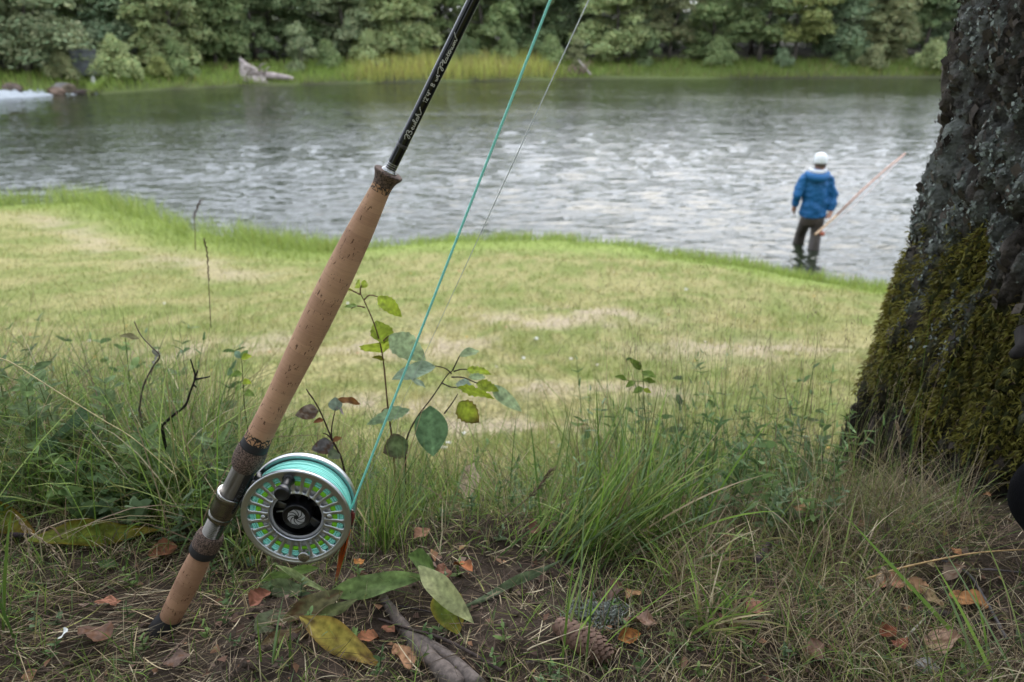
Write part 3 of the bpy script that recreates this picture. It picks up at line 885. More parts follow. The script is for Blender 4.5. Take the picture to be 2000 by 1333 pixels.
    Vm = np.stack([pp - sd * w * .5, pp + sd * w * .5, mid + sd * w, mid - sd * w, e + sd * w * .15, e - sd * w * .15], 1).reshape(-1, 3)
    base = (np.arange(len(ii)) * 6)[:, None]
    Q = np.concatenate([base + np.array([0, 1, 2, 3]), base + np.array([3, 2, 4, 5])])
    hue = fbm(Vf[ii][:, 0] * 14, Vf[ii][:, 1] * 14, Vf[ii][:, 2] * 14, seed=22)
    cm = np.array([.165, .15, .028]) * (.35 + 1.25 * hue[:, None]) * r.uniform(.6, 1.5, (len(ii), 1))
    cm[r.random(len(ii)) < .15] = (.10, .07, .02)
    acc = Acc(); acc.add(Vm, Q, np.repeat(cm, 6, 0))
    o = acc.build('moss', MATS['grass_blade'], root); o['kind'] = 'stuff'
    # broken dark stub
    p = P(1972, 692, 1.0) - np.array([TX, TY, 0])
    acc = Acc(); acc.add(*tube([p + (.08, .1, -.01), p + (.03, 0.02, 0), p + (.0, -.01, .004), p + (-.004, -.018, .004)], [.012, .010, .007, .003], 12), (.010, .008, .007))
    acc.build('branch_stub', MATS['wood_twig'], root)
    # limbs and the crown overhead: they shade the foreground
    acc = Acc(); rs = np.random.default_rng(3)
    acc.add(*tube([(0, 0, 5.1), (.05, -.1, 7.5), (-.1, .1, 10), (0, 0, 13)], [.32, .26, .17, .05], 14), (.06, .05, .04))
    for i in range(16):
        a = i * 2.4; z0 = 5.4 + i * .42; L_ = rs.uniform(2.6, 4.6)
        e = np.array([math.cos(a) * L_, math.sin(a) * L_, z0 + rs.uniform(-.2, 1.2)])
        acc.add(*tube([(0, 0, z0), e * .5 + np.array([0, 0, z0 * .5 + .3]), e], [.11, .07, .02], 8), (.06, .05, .04))
    acc.build('limbs', MATS['wood_twig'], root)
    n = CROWN_N
    th_ = rs.uniform(0, 6.283, n); rr = 4.9 * np.sqrt(rs.random(n)); zz = 5.2 + 7 * rs.random(n) ** 1.6
    rr = rr * np.clip(1.15 - (zz - 5) / 11, .2, 1)
    c = np.stack([rr * np.cos(th_), rr * np.sin(th_) - .6, zz], -1)
    k = fbm(c[:, 0] * .9, c[:, 1] * .9, c[:, 2] * .9, seed=33) > .44
    c = c[k]; n = len(c)
    nm = rs.normal(size=(n, 3)) + np.array([0, 0, .9]); nm /= np.linalg.norm(nm, axis=1)[:, None]
    a = np.cross(nm, rs.normal(size=(n, 3))); a /= np.linalg.norm(a, axis=1)[:, None]; b = np.cross(nm, a); s = rs.uniform(.07, .14, (n, 1))
    V2 = np.stack([c - a * s, c - b * s * .6, c + a * s, c + b * s * .6], 1).reshape(-1, 3)
    acc = Acc(); acc.add(V2, np.arange(4 * n).reshape(-1, 4), np.repeat(np.array([.07, .11, .04]) * rs.uniform(.7, 1.3, (n, 1)), 4, 0))
    acc.build('crown', MATS['grass_blade'], root, False)
CROWN_N = 5500
near_tree()

# black padded bag at the right edge ----------------------------------
def bag():
    c = P(2106, 972, .93)
    r = empty('black_bag', c); r.rotation_euler = (.25, .0, .15)
    tag(r, 'black padded bag with stitched rim at the right edge against the mossy trunk', 'bag')
    m = mat('black_fabric', (.004, .004, .005), 1.0, spec=.08, bump=(420, .6, .0012, 3), var=(60, .25))
    n = 40
    u = np.linspace(-math.pi / 2, math.pi / 2, n); v = np.linspace(0, 2 * math.pi, 2 * n, endpoint=False)
    U, W = np.meshgrid(u, v, indexing='ij')
    sp = lambda t, e: np.sign(t) * np.abs(t) ** e
    X = .072 * sp(np.cos(U), .7) * sp(np.cos(W), .75); Z = .062 * sp(np.cos(U), .7) * sp(np.sin(W), .75); Y = .05 * sp(np.sin(U), .6)
    Z = Z + .008 * np.sin(X * 30); X = X * (1 - .5 * np.clip(-Z, 0, 1) / .12)
    k = 1 + .03 * (fbm(X * 30, Y * 30, Z * 30, seed=5) - .5)
    link('body', mesh('body', np.stack([X * k, Y * k, Z * k], -1).reshape(-1, 3), grid_faces(n, 2 * n, True), True), m, r)
    for yy, name in ((-.030, 'piping'), (-.018, 'piping')):
        t = np.linspace(0, 2 * math.pi, 60)
        e = .93 if yy == -.030 else .985
        x = .0725 * e * sp(np.cos(t), .75); z = .0625 * e * sp(np.sin(t), .75)
        z = z + .008 * np.sin(x * 30); x = x * (1 - .5 * np.clip(-z, 0, 1) / .12)
        link(name, mesh(name, *tube(np.stack([x, np.full_like(x, yy), z], -1), .0022, 8), True), m, r)
bag()

# ------------------------------------------------------------------ the fly rod
YR = .75
B0 = PY(318, 1236, YR); B1 = PY(925, 0, YR)
rx = (B1 - B0); RLEN = np.linalg.norm(rx); rx = rx / RLEN
phi = math.atan2(rx[0], rx[2])
Mrod = Matrix(((math.cos(phi), 0, math.sin(phi), B0[0]), (0, 1, 0, B0[1]), (-math.sin(phi), 0, math.cos(phi), B0[2]), (0, 0, 0, 1)))
def axpx(py): return 318 + (925 - 318) * (1236 - py) / 1236
def T(py): return float((PY(axpx(py), py, YR) - B0) @ rx)
def Rd(py, w): return float(w / 2 * proj(PY(axpx(py), py, YR))[2] / F)
def prof(lst, sub=5): return smooth_prof([(Rd(py, w), T(py)) for py, w in lst], sub)

def cork_mat(name, ringw=.0125, a=(.58, .34, .21), b=(.43, .24, .15)):
    m = bpy.data.materials.new(name); m.use_nodes = True
    nt = m.node_tree; N = nt.nodes; L = nt.links; bs = N['Principled BSDF']; bs.inputs['Roughness'].default_value = .72
    bs.inputs['Specular IOR Level'].default_value = .3
    tc = N.new('ShaderNodeTexCoord'); sx = N.new('ShaderNodeSeparateXYZ'); L.new(tc.outputs['Object'], sx.inputs[0])
    def M(op, x, y=None):
        n = N.new('ShaderNodeMath'); n.operation = op
        for k, v in ((0, x), (1, y)):
            if v is None: continue
            if isinstance(v, (int, float)): n.inputs[k].default_value = v
            else: L.new(v, n.inputs[k])
        return n.outputs[0]
    z = sx.outputs['Z']; ring = M('DIVIDE', z, ringw); rid = M('FLOOR', ring)
    wn_ = N.new('ShaderNodeTexWhiteNoise'); wn_.noise_dimensions = '1D'; L.new(rid, wn_.inputs['W'])
    # fine growth lines, square to the axis
    mp = N.new('ShaderNodeMapping'); mp.inputs['Scale'].default_value = (14, 14, 900); L.new(tc.outputs['Object'], mp.inputs[0])
    fl = N.new('ShaderNodeTexNoise'); fl.inputs['Scale'].default_value = 1; fl.inputs['Detail'].default_value = 3; L.new(mp.outputs[0], fl.inputs[0])
    ns = N.new('ShaderNodeTexNoise'); ns.inputs['Scale'].default_value = 260; ns.inputs['Detail'].default_value = 5; L.new(tc.outputs['Object'], ns.inputs[0])
    big = N.new('ShaderNodeTexNoise'); big.inputs['Scale'].default_value = 28; big.inputs['Detail'].default_value = 3; L.new(tc.outputs['Object'], big.inputs[0])
    f = M('ADD', M('MULTIPLY', wn_.outputs['Value'], .85), M('ADD', M('MULTIPLY', M('SUBTRACT', fl.outputs[0], .5), 1.1), M('ADD', M('MULTIPLY', M('SUBTRACT', ns.outputs[0], .5), .7), M('MULTIPLY', M('SUBTRACT', big.outputs[0], .4), 1.1))))
    f = M('ADD', f, M('MULTIPLY', M('GREATER_THAN', M('FRACT', ring), .955), .45))
    mc = N.new('ShaderNodeMix'); mc.data_type = 'RGBA'; mc.clamp_factor = True
    mc.inputs[6].default_value = (*a, 1); mc.inputs[7].default_value = (*b, 1); L.new(f, mc.inputs[0])
    # dark lenticels: short dashes running along the axis, shifted from ring to ring
    cb = N.new('ShaderNodeCombineXYZ'); off = M('MULTIPLY', wn_.outputs['Value'], 37.0)
    L.new(M('ADD', M('MULTIPLY', sx.outputs['X'], 620), off), cb.inputs[0]); L.new(M('MULTIPLY', sx.outputs['Y'], 620), cb.inputs[1]); L.new(M('MULTIPLY', z, 150), cb.inputs[2])
    ln = N.new('ShaderNodeTexNoise'); ln.inputs['Scale'].default_value = 1; ln.inputs['Detail'].default_value = 2; L.new(cb.outputs[0], ln.inputs[0])
    cl = N.new('ShaderNodeTexNoise'); cl.inputs['Scale'].default_value = 75; cl.inputs['Detail'].default_value = 1; L.new(tc.outputs['Object'], cl.inputs[0])
    pit = M('MULTIPLY', M('GREATER_THAN', ln.outputs[0], .625), M('GREATER_THAN', cl.outputs[0], .53))
    md = N.new('ShaderNodeMix'); md.data_type = 'RGBA'; md.inputs[7].default_value = (.09, .04, .022, 1)
    L.new(M('MULTIPLY', pit, .85), md.inputs[0]); L.new(mc.outputs[2], md.inputs[6]); L.new(md.outputs[2], bs.inputs['Base Color'])
    bp = N.new('ShaderNodeBump'); bp.inputs['Distance'].default_value = .0006; bp.inputs['Strength'].default_value = .6
    L.new(M('SUBTRACT', M('ADD', fl.outputs[0], ns.outputs[0]), M('MULTIPLY', pit, 1.5)), bp.inputs['Height']); L.new(bp.outputs[0], bs.inputs['Normal'])
    return m

def speckle_mat(name, a, b, sc=900):
    m = bpy.data.materials.new(name); m.use_nodes = True
    nt = m.node_tree; N = nt.nodes; L = nt.links; bs = N['Principled BSDF']; bs.inputs['Roughness'].default_value = .85
    tc = N.new('ShaderNodeTexCoord'); v = N.new('ShaderNodeTexVoronoi'); v.inputs['Scale'].default_value = sc; L.new(tc.outputs['Object'], v.inputs['Vector'])
    cr = N.new('ShaderNodeValToRGB'); cr.color_ramp.elements[0].color = (*a, 1); cr.color_ramp.elements[1].color = (*b, 1)
    cr.color_ramp.elements[0].position = .25; cr.color_ramp.elements[1].position = .8
    L.new(v.outputs['Color'], cr.inputs[0]); L.new(cr.outputs[0], bs.inputs['Base Color'])
    bp = N.new('ShaderNodeBump'); bp.inputs['Distance'].default_value = .0006; bp.inputs['Strength'].default_value = .8
    L.new(v.outputs['Distance'], bp.inputs['Height']); L.new(bp.outputs[0], bs.inputs['Normal'])
    return m

def burl_mat(name):
    """pale cork with dark crackle"""
    m = bpy.data.materials.new(name); m.use_nodes = True
    nt = m.node_tree; N = nt.nodes; L = nt.links; bs = N['Principled BSDF']; bs.inputs['Roughness'].default_value = .75
    tc = N.new('ShaderNodeTexCoord'); no = N.new('ShaderNodeTexNoise'); no.inputs['Scale'].default_value = 150; no.inputs['Detail'].default_value = 3
    L.new(tc.outputs['Object'], no.inputs[0])
    v = N.new('ShaderNodeTexVoronoi'); v.feature = 'DISTANCE_TO_EDGE'; v.inputs['Scale'].default_value = 190
    ad = N.new('ShaderNodeVectorMath'); ad.operation = 'MULTIPLY_ADD'; ad.inputs[1].default_value = (.012,) * 3
    L.new(no.outputs['Color'], ad.inputs[0]); L.new(tc.outputs['Object'], ad.inputs[2]); L.new(ad.outputs[0], v.inputs['Vector'])
    cr = N.new('ShaderNodeValToRGB'); cr.color_ramp.elements[0].color = (.022, .016, .014, 1); cr.color_ramp.elements[1].color = (.46, .25, .13, 1)
    cr.color_ramp.elements[0].position = .08; cr.color_ramp.elements[1].position = .16
    L.new(v.outputs['Distance'], cr.inputs[0]); L.new(cr.outputs[0], bs.inputs['Base Color'])
    return m

CORK = cork_mat('cork'); CORKD = cork_mat('cork_butt', a=(.48, .275, .17), b=(.35, .195, .12))
SPECK = speckle_mat('composite_cork', (.035, .022, .016), (.20, .13, .10)); BURL = burl_mat('burl_cork')
mat('black_rubber', (.018, .016, .018), .7, bump=(700, .5, .0004))
mat('rod_black', (.003, .003, .004), .07, spec=.5)
mat('silver_metal', (.42, .41, .40), .2, metal=1.0)
mat('dark_metal', (.20, .185, .165), .25, metal=1.0)
mat('anodised_silver', (.56, .57, .59), .3, metal=1.0, bump=(900, .08, .0003))
mat('black_anodised', (.010, .010, .012), .32, spec=.5)
mat('white_print', (.75, .73, .66), .5)
mat('grey_print', (.11, .11, .115), .5)

def brushed(name, base, rough):
    m = mat(name, base, rough, metal=1.0)
    nt = m.node_tree; N = nt.nodes; L = nt.links
    tc = N.new('ShaderNodeTexCoord'); w = N.new('ShaderNodeTexWave'); w.bands_direction = 'Z'; w.inputs['Scale'].default_value = 320; w.inputs['Distortion'].default_value = 0
    L.new(tc.outputs['Object'], w.inputs[0])
    bp = N.new('ShaderNodeBump'); bp.inputs['Distance'].default_value = .00035; bp.inputs['Strength'].default_value = .55
    L.new(w.outputs[0], bp.inputs['Height']); L.new(bp.outputs[0], N['Principled BSDF'].inputs['Normal'])
    return m
SEAT = brushed('knurled_seat', (.22, .20, .18), .28)

rod = empty('fly_rod', mat=Mrod)
tag(rod, 'black two-handed fly rod with cork grips standing butt down in the foreground soil', 'fishing rod')
def rpart(name, pr, m, seg=56): return link(name, mesh(name, *lathe(pr, seg)), m, rod)
def cap0(l): return np.vstack([[(1e-5, l[0][1])], l])
def cap1(l): return np.vstack([l, [(1e-5, l[-1][1])]])

rpart('butt_cap', cap0(prof([(1268, 40), (1256, 56), (1240, 60), (1222, 55), (1208, 46), (1204, 43)])), MATS['black_rubber'])
rpart('butt_grip', prof([(1206, 41), (1190, 43), (1150, 45.5), (1115, 46), (1085, 42), (1078, 40)]), CORKD)
rpart('grip_band', prof([(1080, 50), (1077, 53), (1069, 54), (1066, 53.5)], 3), MATS['black_rubber'])
rpart('collar', cap1(prof([(1066, 53.5), (1060, 54.5), (1050, 54), (1043, 49), (1041, 44)], 3)), SPECK)
# threaded barrel
n = 13; l = []
t0, t1 = T(1046), T(1006); r_ = Rd(1025, 38)
for i in range(n):
    z = t0 + (t1 - t0) * i / n; dz = (t1 - t0) / n
    l += [(r_ * .87, z), (r_ * .99, z + dz * .28), (r_ * 1.03, z + dz * .5), (r_ * .99, z + dz * .72), (r_ * .87, z + dz * .98)]
rpart('threaded_barrel', np.array(l), MATS['dark_metal'])
rpart('lock_ring', prof([(1012, 42), (1011, 47), (1005, 48), (1004, 45), (1001, 45), (1000, 48.5), (996, 49)], 3), MATS['dark_metal'])
rpart('hood', cap1(prof([(996, 49), (995, 50.5), (975, 51.5), (972, 53), (968, 53.5), (966, 51), (966, 46)], 3)), MATS['dark_metal'])
rpart('hood_rim', cap1(prof([(969, 50), (966.5, 54.5), (963.5, 54.5), (962.5, 51), (963, 46)], 3)), MATS['silver_metal'])
rpart('reel_seat', prof([(966, 42), (955, 42.5), (925, 42.5), (908, 42.5), (896, 42)]), SEAT)
rpart('lower_bulb', cap0(prof([(914, 46), (909, 54), (898, 60), (888, 61), (878, 58.5), (873, 56)])), SPECK)
rpart('grip_band', prof([(873, 54.6), (871, 55), (861, 53.4), (859.5, 53)], 3), MATS['black_rubber'])
rpart('cork_inlay', prof([(859.5, 52.6), (855, 52.2), (845, 51)], 3), BURL)
rpart('fore_grip', prof([(845, 51), (830, 50), (800, 49), (760, 50), (700, 54.5), (640, 58.3), (580, 59.5), (520, 58), (460, 53), (420, 47), (385, 41), (373, 39.5)]), CORK, 72)
rpart('cork_inlay', prof([(373, 39.6), (366, 39.6), (361, 40.3)], 3), BURL)
rpart('grip_flare', cap1(prof([(361, 40.4), (354, 43.5), (347, 50), (342, 56.5), (339.5, 58.5), (337, 57.5), (336, 50), (335.5, 40)], 4)), SPECK)
rpart('winding_check', cap1(prof([(337, 33), (334, 32), (332, 27.5), (330, 26)], 3)), MATS['silver_metal'])
zb = T(332); r_b = Rd(332, 22.5)
LB = 2.6
rpart('blank', cap1(np.array([(r_b * (1 - .24 * (max(s_, 0) / LB) ** .9), zb + s_) for s_ in np.linspace(-.01, LB, 40)])), MATS['rod_black'], 48)
def rblank(z): return r_b * (1 - .24 * (max(z - zb, 0) / LB) ** .9)
for py in (327.5, 323.5, 320):
    rpart('thread_ring', np.array([(rblank(T(py)) * 1.0, T(py) - .0004), (rblank(T(py)) * 1.035, T(py)), (rblank(T(py)), T(py) + .0004)]), MATS['silver_metal'])
mat('thread_wrap', (.035, .030, .030), .45, coat=.5)
rpart('thread_wrap', np.array([(rblank(T(287)), T(288)), (rblank(T(287)) * 1.03, T(287.3)), (rblank(T(282)) * 1.03, T(282)), (rblank(T(282)), T(281.5))]), MATS['thread_wrap'])
# stripping guides up the rod, out of the picture
for i, s_ in enumerate((.62, 1.15, 1.65, 2.1)):
    z = zb + s_; r0 = rblank(z); g = .012 - .0025 * i
    t = np.linspace(0, 2 * math.pi, 25)
    ac = Acc(); ac.add(*tube(np.stack([r0 + g * 1.6 + g * np.cos(t), g * np.sin(t), np.full_like(t, z)], -1), .0009, 8))
    for s2 in (-1, 1): ac.add(*tube([(r0, 0, z + s2 * .016), (r0 + g * .5, s2 * g * .4, z + s2 * .006), (r0 + g * 1.0, s2 * g * .75, z)], .0008, 6))
    ac.build('line_guide', MATS['silver_metal'], rod)

# hand-written lettering ------------------------------------------------
LET = {
 'B': ([(-1.3, 1.5), (-.8, 1.9), (-.25, 2.1), (.05, 1.6), (0, .8), (-.15, .1), (-.5, -.25), (-.75, .05), (-.5, .7), (.05, 1.7), (.6, 2.15), (1.05, 2.0), (1.05, 1.5), (.6, 1.15), (1.1, 1.0), (1.3, .5), (1.0, 0), (.5, 0), (.4, .35)], 1.7),
 'P': ([(-1.9, 1.2), (-1.2, 1.7), (-.4, 2.0), (0, 1.6), (-.05, .6), (-.2, -.1), (-.55, -.3), (-.7, .1), (-.3, 1.0), (.2, 1.9), (.8, 2.2), (1.15, 1.8), (.9, 1.2), (.35, 1.0)], 1.2),
 'e': ([(0, .3), (.45, .55), (.55, .9), (.3, 1.0), (.12, .6), (.25, .1), (.6, .02), (.9, .3)], .9),
 'u': ([(0, .3), (.12, 1), (.12, .35), (.35, .02), (.65, .3), (.75, 1), (.75, .25), (1.0, .1)], 1.0),
 'l': ([(0, .3), (.45, 1.2), (.5, 1.9), (.3, 2.0), (.15, 1.3), (.2, .3), (.45, .02), (.7, .3)], .7),
 'a': ([(.7, .85), (.4, 1.0), (.12, .65), (.18, .15), (.45, .02), (.7, .45), (.75, 1.0), (.75, .3), (1.0, .08)], 1.0),
 'h': ([(0, .3), (.4, 1.2), (.42, 1.9), (.22, 1.95), (.12, 1.0), (.1, 0), (.2, .7), (.5, 1.0), (.68, .7), (.72, .15), (1.0, .05), (1.5, .5), (1.9, 1.2), (2.5, 1.7)], 2.6),
 't': ([(0, .3), (.3, 1.0), (.42, 1.6), (.35, .5), (.5, .05), (.8, .3)], .8),
 'i': ([(0, .3), (.2, 1.0), (.2, .3), (.4, .02), (.6, .3)], .6),
 'n': ([(0, .3), (.12, .95), (.12, 0), (.3, .8), (.55, 1.0), (.7, .6), (.7, .15), (.95, .1)], .95),
 'm': ([(0, .3), (.12, .95), (.12, 0), (.28, .85), (.48, .95), (.55, .5), (.55, 0), (.72, .85), (.95, .95), (1.02, .4), (1.1, .05), (1.5, .5), (1.8, 1.4), (2.6, 2.6)], 2.6),
 'w': ([(0, 1), (.1, .3), (.3, .02), (.5, .3), (.5, .9), (.55, .25), (.78, .02), (1.0, .4), (1.0, 1.0), (1.25, .9)], 1.25),
 'T': ([(-.1, 1.15), (.75, 1.25)], 0), 'I': ([(.22, 1.35), (.24, 1.45)], 0),
 '1': ([(0, 1.5), (.25, 1.9), (.25, 0)], .55), '2': ([(0, 1.5), (.3, 1.9), (.7, 1.5), (.1, .1), (.15, .02), (.8, .05)], 1.0),
 '4': ([(.2, 1.8), (0, .8), (.75, .85), (.65, 1.8), (.65, .85), (.62, 0)], 1.0), "'": ([(.05, 1.9), (0, 1.45)], .35), '"': ([(.05, 1.9), (.0, 1.45)], .3),
 '8': ([(.7, 1.6), (.35, 1.9), (.05, 1.5), (.4, 1.0), (.75, .5), (.4, 0), (.02, .45), (.4, 1.0), (.75, 1.5), (.6, 1.8)], 1.0),
}
def write(words, py0, py1, unit, name):
    total = sum(LET[c][1] if c != ' ' else .9 for c in words)
    z0, z1 = T(py0), T(py1); sx = (z1 - z0) / total; u = 0
    acc = Acc()
    for c in words:
        if c == ' ': u += .9; continue
        st, adv = LET[c]
        pts = smooth_prof(st, 6) if len(st) > 3 else np.array(st, float)
        z = z0 + (u + pts[:, 0]) * sx; v = (pts[:, 1] - .95) * unit - .0012
        R_ = np.array([rblank(q) for q in z]) + .00008
        al = v / R_
        P3 = np.stack([-R_ * np.sin(al), -R_ * np.cos(al), z], -1)
        acc.add(*tube(P3, LW, 6), (1, 1, 1))
        u += adv
    acc.build(name, MATS['white_print'], rod)
LW = .00025
write('Beulah', 262, 208, .0022, 'lettering')
write("12'4\"\"", 198, 174, .0019, 'lettering')
write('8 wt', 167, 144, .0019, 'lettering')
write('PlatTiInum', 130, 66, .0020, 'lettering')

# ------------------------------------------------------------------ the reel
FC = PY(578, 1012, YR - .020)
RR = float(PY(685, 1012, YR - .020)[0] - FC[0])
H2 = .0165
rc = FC + np.array([0, H2, 0])
Mreel = Matrix(((1, 0, 0, rc[0]), (0, 0, -1, rc[1]), (0, 1, 0, rc[2]), (0, 0, 0, 1)))
reel = empty('fly_reel', mat=Mreel)
tag(reel, 'silver large-arbor fly reel with black hub and turquoise line, mounted on the rod', 'fishing reel')
def kpart(name, V, Q, m, sm=True): return link(name, mesh(name, V, Q, sm), m, reel)
A_ = MATS['anodised_silver']; BK = MATS['black_anodised']
def lr(l, s=RR): return [(r * s, z) for r, z in l]
zf = H2
kpart('front_rim', *lathe(lr([(.885, zf - .0025), (.885, zf + .0004), (.90, zf + .0010), (.93, zf + .0006), (.945, zf + .0012), (.985, zf + .0018), (1.0, zf + .0010), (1.004, zf - .0005), (1.0, zf - .0025), (.97, zf - .0034), (.885, zf - .0025)]), 120), A_)
kpart('rear_frame', *lathe(lr([(.50, -zf + .001), (.90, -zf + .002), (.985, -zf + .0035), (1.0, -zf + .0035), (1.008, -zf + .002), (1.01, -zf - .002), (1.0, -zf - .0042), (.95, -zf - .0045), (.50, -zf - .004), (.50, -zf + .001)]), 120), A_)
kpart('hub_rim', *lathe(lr([(.53, zf - .006), (.535, zf - .0022), (.52, zf - .0012), (.505, zf - .0016), (.495, zf - .0035), (.485, zf - .009), (.482, zf - .016)]), 96), A_)
# spokes: one shape, 26 copies
NS = 26
def spoke():
    rs = np.linspace(.515, .895, 22)
    half = math.pi / NS
    # half-angle of the slot as a function of radius
    def slot(r):
        w = np.interp(r, [.53, .60, .75, .83], [.50, .56, .60, .66]) * half
        if r > .80: w *= math.sqrt(max(0, 1 - ((r - .80) / .085) ** 2))
        if r < .565: w *= math.sqrt(max(0, 1 - ((.565 - r) / .035) ** 2))
        return w
    V = []
    for r in rs:
        g = half - slot(r)
        zt = zf - .0005 - .0012 * math.sin((r - .515) / .38 * math.pi)
        for a, z in ((-g, zt - .0030), (-g * .93, zt - .0004), (-g * .5, zt), (g * .5, zt), (g * .93, zt - .0004), (g, zt - .0030)):
            V.append((r * RR * math.cos(a), r * RR * math.sin(a), z))
    return mesh('spoke', np.array(V), grid_faces(len(rs), 6), True)
sp = spoke(); sp.materials.append(A_)
for i in range(NS):
    o = link('spoke', sp, None, reel); o.rotation_euler.z = 2 * math.pi * (i + .5) / NS
mat('fly_line', (.30, .84, .74), .45, spec=.5)
mat('fly_line_gap_shade', (.015, .10, .10), .5)  # line colour darkened to stand for shade in the gaps between coils
mat('backing_green', (.22, .60, .02), .55, bump=(300, .5, .0006))
mat('backing_grey', (.46, .46, .50), .6, bump=(500, .4, .0005))
# wound line: coils side by side, two layers with slight irregularity
def coils(r, n, zr, wire, wob=0.0, skip=()):
    V = []; Q = []; b = 0
    for i in range(n):
        if i in skip: continue
        z = -zr + 2 * zr * i / (n - 1)
        th = np.linspace(0, 2 * math.pi, 97)
        rr_ = r * RR + wob * np.sin(th * 2 + i * 1.7) + random.uniform(-wob, wob)
        zz = z + wob * 1.2 * np.sin(th + i)
        v, q = tube(np.stack([rr_ * np.cos(th), rr_ * np.sin(th), zz], -1), wire, 8, False)
        V.append(v); Q.append(q + b); b += len(v)
    return np.vstack(V), np.vstack(Q)
kpart('fly_line_coils', *coils(.905, 11, H2 - .0040, .00155, .00035, (9,)), MATS['fly_line'])
kpart('fly_line_coils', *coils(.84, 12, H2 - .0035, .0015, .0003), MATS['fly_line'])
kpart('fly_line_bed', *lathe(lr([(.74, -H2 + .002), (.89, -H2 + .002), (.89, H2 - .0038), (.80, H2 - .0030), (.74, H2 - .0032)]), 96), MATS['fly_line_gap_shade'])
for k in range(3):
    th = np.linspace(0, 2 * math.pi, 97); r0 = (.765 + .042 * k) * RR
    kpart('fly_line_coils', *tube(np.stack([r0 * np.cos(th), r0 * np.sin(th), np.full_like(th, H2 - .0036)], -1), .0013, 8, False), MATS['fly_line'])
kpart('backing_line', *lathe(lr([(.655, -H2 + .002), (.748, -H2 + .002), (.748, H2 - .0028), (.70, H2 - .0022), (.655, H2 - .0028)]), 96), MATS['backing_green'])
kpart('arbor', *lathe(lr([(.45, -H2 + .002), (.66, -H2 + .002), (.66, H2 - .0034), (.60, H2 - .0036), (.53, H2 - .0052), (.45, H2 - .0056)]), 96), MATS['backing_grey'])
# black recessed centre, struts, cap
kpart('centre_dish', *lathe(lr([(.494, zf - .0040), (.484, zf - .012), (.46, zf - .018), (.42, zf - .0235), (.20, zf - .0245), (.0002, zf - .0245)]), 96), BK)
mat('grey_metal', (.16, .16, .17), .35, metal=1.0)
for i in range(5):
    a = 2 * math.pi * (i + .3) / 5
    v, q = box((.34 * RR, 0, zf - .019), (.25 * RR, .11 * RR, .004))
    v[:, 1] *= np.where(v[:, 0] > .34 * RR, 1.7, .8)
    o = kpart('strut', v, q, MATS['grey_metal'], False); o.rotation_euler.z = a; bevel(o, .0012)
for a in (math.radians(158), math.radians(22)):
    v, q = box((.36 * RR, 0, zf - .0165), (.17 * RR, .035 * RR, .0015))
    o = kpart('tab', v, q, A_, False); o.rotation_euler.z = a + .5; bevel(o, .0007)
kpart('hub_cap', *lathe(lr([(.26, zf - .022), (.262, zf - .008), (.262, zf - .004), (.25, zf - .0015), (.235, zf - .0008), (.225, zf - .0016), (.0002, zf - .0016)]), 64), BK)
# swirl emblem: eight curved blades
mat('emblem_silver', (.42, .42, .44), .4)
for i in range(8):
    V = []
    for j, r in enumerate(np.linspace(.045, .165, 7)):
        tw = (r - .045) * 7.5
        for a in (.06, 2 * math.pi / 8 - .05 - .25 * (1 - (r - .045) / .12)):
            V.append((r * RR * math.cos(a + tw), r * RR * math.sin(a + tw), zf - .0012))
    o = kpart('emblem_blade', np.array(V), grid_faces(7, 2), MATS['emblem_silver']); o.rotation_euler.z = i * math.pi / 4
# crank handle and counterweight
hx, hy = -.05 * RR, .80 * RR
prk = [(.0055, zf - .001), (.0068, zf + .001), (.0058, zf + .003), (.0052, zf + .012), (.0058, zf + .018), (.0076, zf + .021), (.0082, zf + .0245), (.0080, zf + .0275), (.0066, zf + .0292), (.0050, zf + .0288), (.0002, zf + .0284)]
V, Q = lathe(smooth_prof(prk[:-1], 3).tolist() + [prk[-1]], 40); V = V + np.array([hx, hy, 0]); kpart('crank_handle', V, Q, BK)
V, Q = lathe([(.0065, zf - .002), (.0065, zf + .0042), (.0060, zf + .0055), (.0052, zf + .0060), (.0002, zf + .0060)], 32); V = V + np.array([.085 * RR, -.80 * RR, 0]); kpart('counterweight', V, Q, MATS['silver_metal'])
for a in (180, 2):
    V, Q = lathe([(.0030, zf - .003), (.0029, zf - .0008), (.0018, zf + .0002), (.0002, zf + .0005)], 20); V = V + np.array([.605 * RR * math.cos(rad(a)), .605 * RR * math.sin(rad(a)), 0]); kpart('rivet', V, Q, A_)
# frame posts joining rear frame near the rim, and the foot
for a in (165, 195, 350):
    v, q = box((1.005 * RR * math.cos(rad(a)), 1.005 * RR * math.sin(rad(a)), 0), (.004, .010, 2 * H2 - .004), Matrix.Rotation(rad(a), 3, 'Z')) if a != 350 else (None, None)
    if v is not None: bevel(kpart('frame_post', v, q, BK, False), .001)
Mi = Mreel.inverted() @ Mrod
R_seat = Rd(930, 42.5)
def foot_part(name, c, s, m, taper=0):
    v, q = box(c, s)
    if taper: v[:, 0] = np.where(v[:, 0] > c[0], v[:, 0], v[:, 0])
    v = np.array([tuple(Mi @ Vector(p)) for p in v]); o = kpart(name, v, q, m, False); bevel(o, .0015); return o
za, zb2 = T(985), T(905)
foot_part('foot', (R_seat * .72, -.002, (za + zb2) / 2 + .004), (R_seat * .75, .017, abs(zb2 - za) + .010), BK)
foot_part('foot_arm', (R_seat + .0075, .002, (T(966) + T(915)) / 2), (.0100, .012, abs(T(915) - T(966))), BK)
foot_part('foot_arm', (R_seat + .006, -.002, T(930)), (.010, .010, .014), MATS['grey_metal'])
